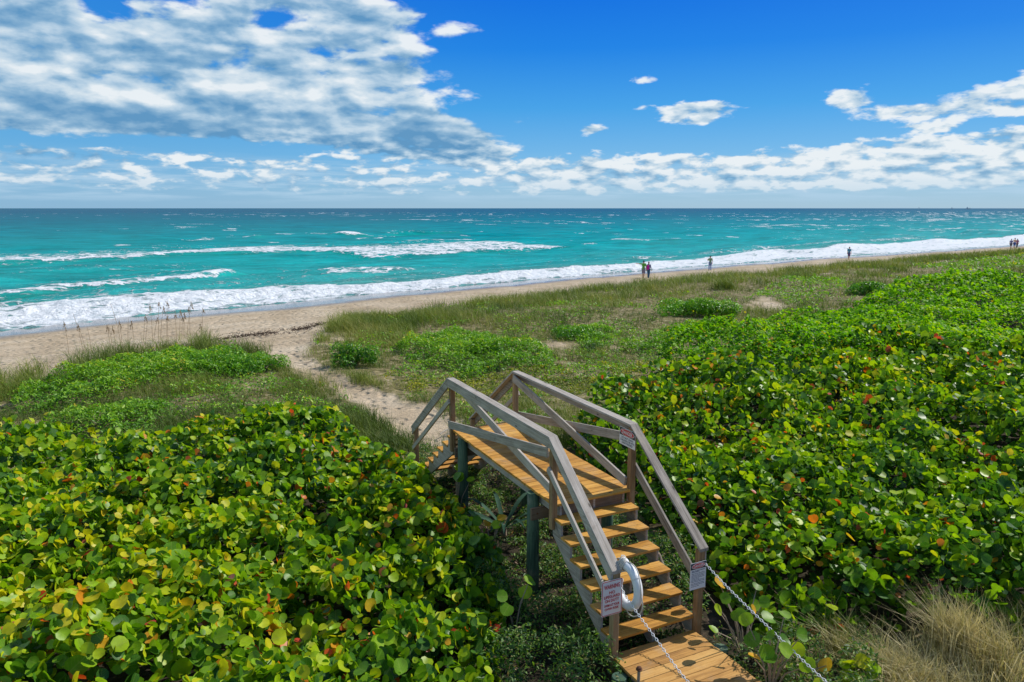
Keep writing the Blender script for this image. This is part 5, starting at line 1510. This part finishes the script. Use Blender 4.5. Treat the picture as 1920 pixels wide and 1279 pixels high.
    if not bare:
        sg = [(P(-0.04, 0, 0.93), P(0.04, 0, 0.93), 0.150 * h, 0.150 * h), (P(0, 0, 0.95), P(0, 0, 1.08), 0.158 * h, 0.150 * h), (P(0, 0, 1.08), chest, 0.148 * h, 0.155 * h), (P(-0.07, bend * 0.8, 1.30), P(0.07, bend * 0.8, 1.30), 0.130 * h, 0.130 * h), (P(-0.15, bend, 1.40), P(0.15, bend, 1.40), 0.086 * h, 0.086 * h)]
        for sd, e, hd in zip((-1, 1), el_, ha_):
            sh = P(sd * 0.19, bend, 1.40); sg.append((sh, sh.lerp(e, 0.75 if not long_sleeve else 1), 0.072 * h, 0.064 * h))
            if long_sleeve: sg.append((e, e.lerp(hd, 0.9), 0.060 * h, 0.048 * h))
        cloth('shirt', sg, top)
    sg = [(P(-0.05, 0, 0.94), P(0.05, 0, 0.94), 0.146 * h, 0.146 * h), (P(-0.03, 0, 0.86), P(0.03, 0, 0.86), 0.135 * h, 0.135 * h)]
    for hp, kn, ft in ((lhip, lk, lf), (rhip, rk, rf)):
        sg.append((hp, kn.lerp(hp, 0.0 if long_bottom else 0.12), 0.122 * h, (0.080 if long_bottom else 0.100) * h))
        if long_bottom: sg.append((kn, ft + P(0, 0, 0.02), 0.078 * h, 0.062 * h))
    cloth('trousers' if long_bottom else 'shorts', sg, bottom)
    sg = [(head + P(0, -0.018, 0.045), head + P(0, -0.02, 0.02), 0.094 * h, 0.092 * h)]
    if long_hair: sg.append((head + P(0, -0.05, 0.0), head + P(0, -0.07, -0.17), 0.07 * h, 0.05 * h))
    cloth('hair', sg, hair)
    if long_bottom:
        for ft in (lf, rf): cloth('shoe', [(ft + P(0, -0.045, -0.04), ft + P(0, 0.15, -0.052), 0.043 * h, 0.033 * h)], 'shoe')
    if pack:
        # a soft rucksack worn on the back: its own thing
        tp = thing('backpack', pack[1], 'backpack', (x, y, zz), face)
        for nm, sg_ in (('bag', [(P(-0.06, -0.19, 1.02), P(0.06, -0.19, 1.02), 0.105 * h, 0.105 * h), (P(-0.06, -0.18, 1.05), P(-0.05, -0.17, 1.32), 0.105 * h, 0.085 * h), (P(0.06, -0.18, 1.05), P(0.05, -0.17, 1.32), 0.105 * h, 0.085 * h)]),):
            m_ = capsules(sg_, 0.016); m_.materials.clear(); m_.materials.append(M[pack[0]]); o_ = bpy.data.objects.new(nm, m_); C.objects.link(o_); o_.parent = tp
        for sd in (-1, 1):
            mb = MB(); mb.tube([P(sd * 0.11, -0.13, 1.36), P(sd * 0.115, -0.01, 1.485), P(sd * 0.12, 0.125, 1.40), P(sd * 0.135, 0.155, 1.25), P(sd * 0.15, -0.02, 1.06), P(sd * 0.11, -0.14, 1.04)], 0.014, 6); mb.build('strap', M['top_slate'], tp, 0, True)
    return t
AL = SH - PI / 2            # walking along the shore, away to the right
F_ALONG = -(PI / 2 - SH)    # local +y turned to the shore direction
person(1206, 523.5, 0.62, F_ALONG + 0.45, 1.80, 'person in a green t-shirt and grey shorts pointing out to sea with one arm', None, 'shirt_green', 'shorts_grey', False, 'skin_tan', 'cap_navy', 0.20, point=(-1, (-1.0, 0.15, 0.06)))
person(1215.5, 522.5, 0.62, F_ALONG + 0.30, 1.66, 'person with long dark hair in blue jeans wearing a magenta backpack', None, 'top_slate', 'jeans', True, 'skin', 'hair_brown', 0.12, arms=((0.05, -0.9), (0.25, -0.6)), long_sleeve=True, long_hair=True, pack=('pack_magenta', 'magenta backpack on the back of the person in blue jeans'))
person(1331, 507.5, 0.5, F_ALONG + 1.0, 1.72, 'person standing at the edge of the foam in an olive shirt and pale blue trousers', None, 'shirt_olive', 'trousers_blue', True, 'skin', 'hair_dark', 0.04, arms=((1.0, 0.75), (0.05, -0.9)))
person(1591, 487.5, 0.6, F_ALONG, 1.78, 'person walking alone along the beach in a teal shirt and plum shorts', None, 'shirt_teal', 'shorts_plum', False, 'skin_tan', 'hair_dark', 0.16)
person(1895, 464.0, 0.8, F_ALONG, 1.70, 'person in an indigo shirt and dark shorts, leftmost of the three far walkers', None, 'shirt_indigo', 'shorts_dark', False, 'skin', 'hair_dark', 0.15)
person(1901.5, 464.0, 0.8, F_ALONG, 1.84, 'bare shouldered tall person in blue swim shorts between the two other far walkers', None, 'shirt_teal', 'shorts_blue', False, 'skin', 'hair_brown', 0.13, bare=True)
person(1906.5, 462.6, 0.8, F_ALONG, 1.68, 'person in a maroon shirt and dark trousers, rightmost of the three far walkers', None, 'shirt_maroon', 'shorts_dark', True, 'skin', 'hair_brown', 0.12, long_hair=True)

# ================================================================== ships on the horizon
mat_c('hull', (0.36, 0.47, 0.55)); mat_c('deckhouse', (0.50, 0.58, 0.64))  # pale bluish tones with the distance haze mixed into the colour
def ship(px, Lm, hs, label, seed):
    D = 5200.0; an = math.atan2(px - 960, FPX * 0.984)
    t = thing('ship', label, 'ship', (D * math.sin(an) / math.cos(an) * math.cos(an), D * math.cos(an), WL), -an)
    mb = MB()
    prof = [(-Lm / 2, 3), (-Lm / 2 + 2, -2), (Lm / 2 - 5, -2), (Lm / 2, 7), (Lm * 0.2, 5.5)]
    V = [(x, y, z) for y in (-4, 4) for x, z in prof]; n = len(prof)
    Fc = [tuple(range(n))[::-1], tuple(range(n, 2 * n))] + [(i, (i + 1) % n, n + (i + 1) % n, n + i) for i in range(n)]
    me = bpy.data.meshes.new('hull'); me.from_pydata(V, [], Fc); me.materials.append(M['hull']); me.update()
    o = bpy.data.objects.new('hull', me); C.objects.link(o); o.parent = t
    mb = MB(); mb.obox((-Lm * 0.18, 0, 7.2), (1, 0, 0), (0, 1, 0), (0, 0, 1), Lm * 0.13, 3.2, 3.4); mb.obox((-Lm * 0.16, 0, 11.2), (1, 0, 0), (0, 1, 0), (0, 0, 1), Lm * 0.07, 2.6, 0.8); mb.build('deckhouse', M['deckhouse'], t)
    mb = MB(); mb.tube([(-Lm * 0.14, 0, 10), (-Lm * 0.14, 0, hs)], 0.28, 6); mb.build('mast', M['hull'], t)
    mb = MB(); mb.tube([(Lm * 0.12, 0, 5), (Lm * 0.12, 0, hs * 0.8)], 0.28, 6); mb.tube([(Lm * 0.12, 0, hs * 0.8), (Lm * 0.32, 0, hs * 0.9)], 0.35, 5); mb.build('derrick', M['hull'], t)
ship(1788, 26, 14.5, 'tiny grey ship on the horizon, largest of the three at far right', 1)
ship(1759, 12, 13, 'small faint boat on the horizon left of the larger grey ship', 2)
ship(1699, 8, 12.5, 'faintest boat on the horizon, leftmost of the three specks', 3)
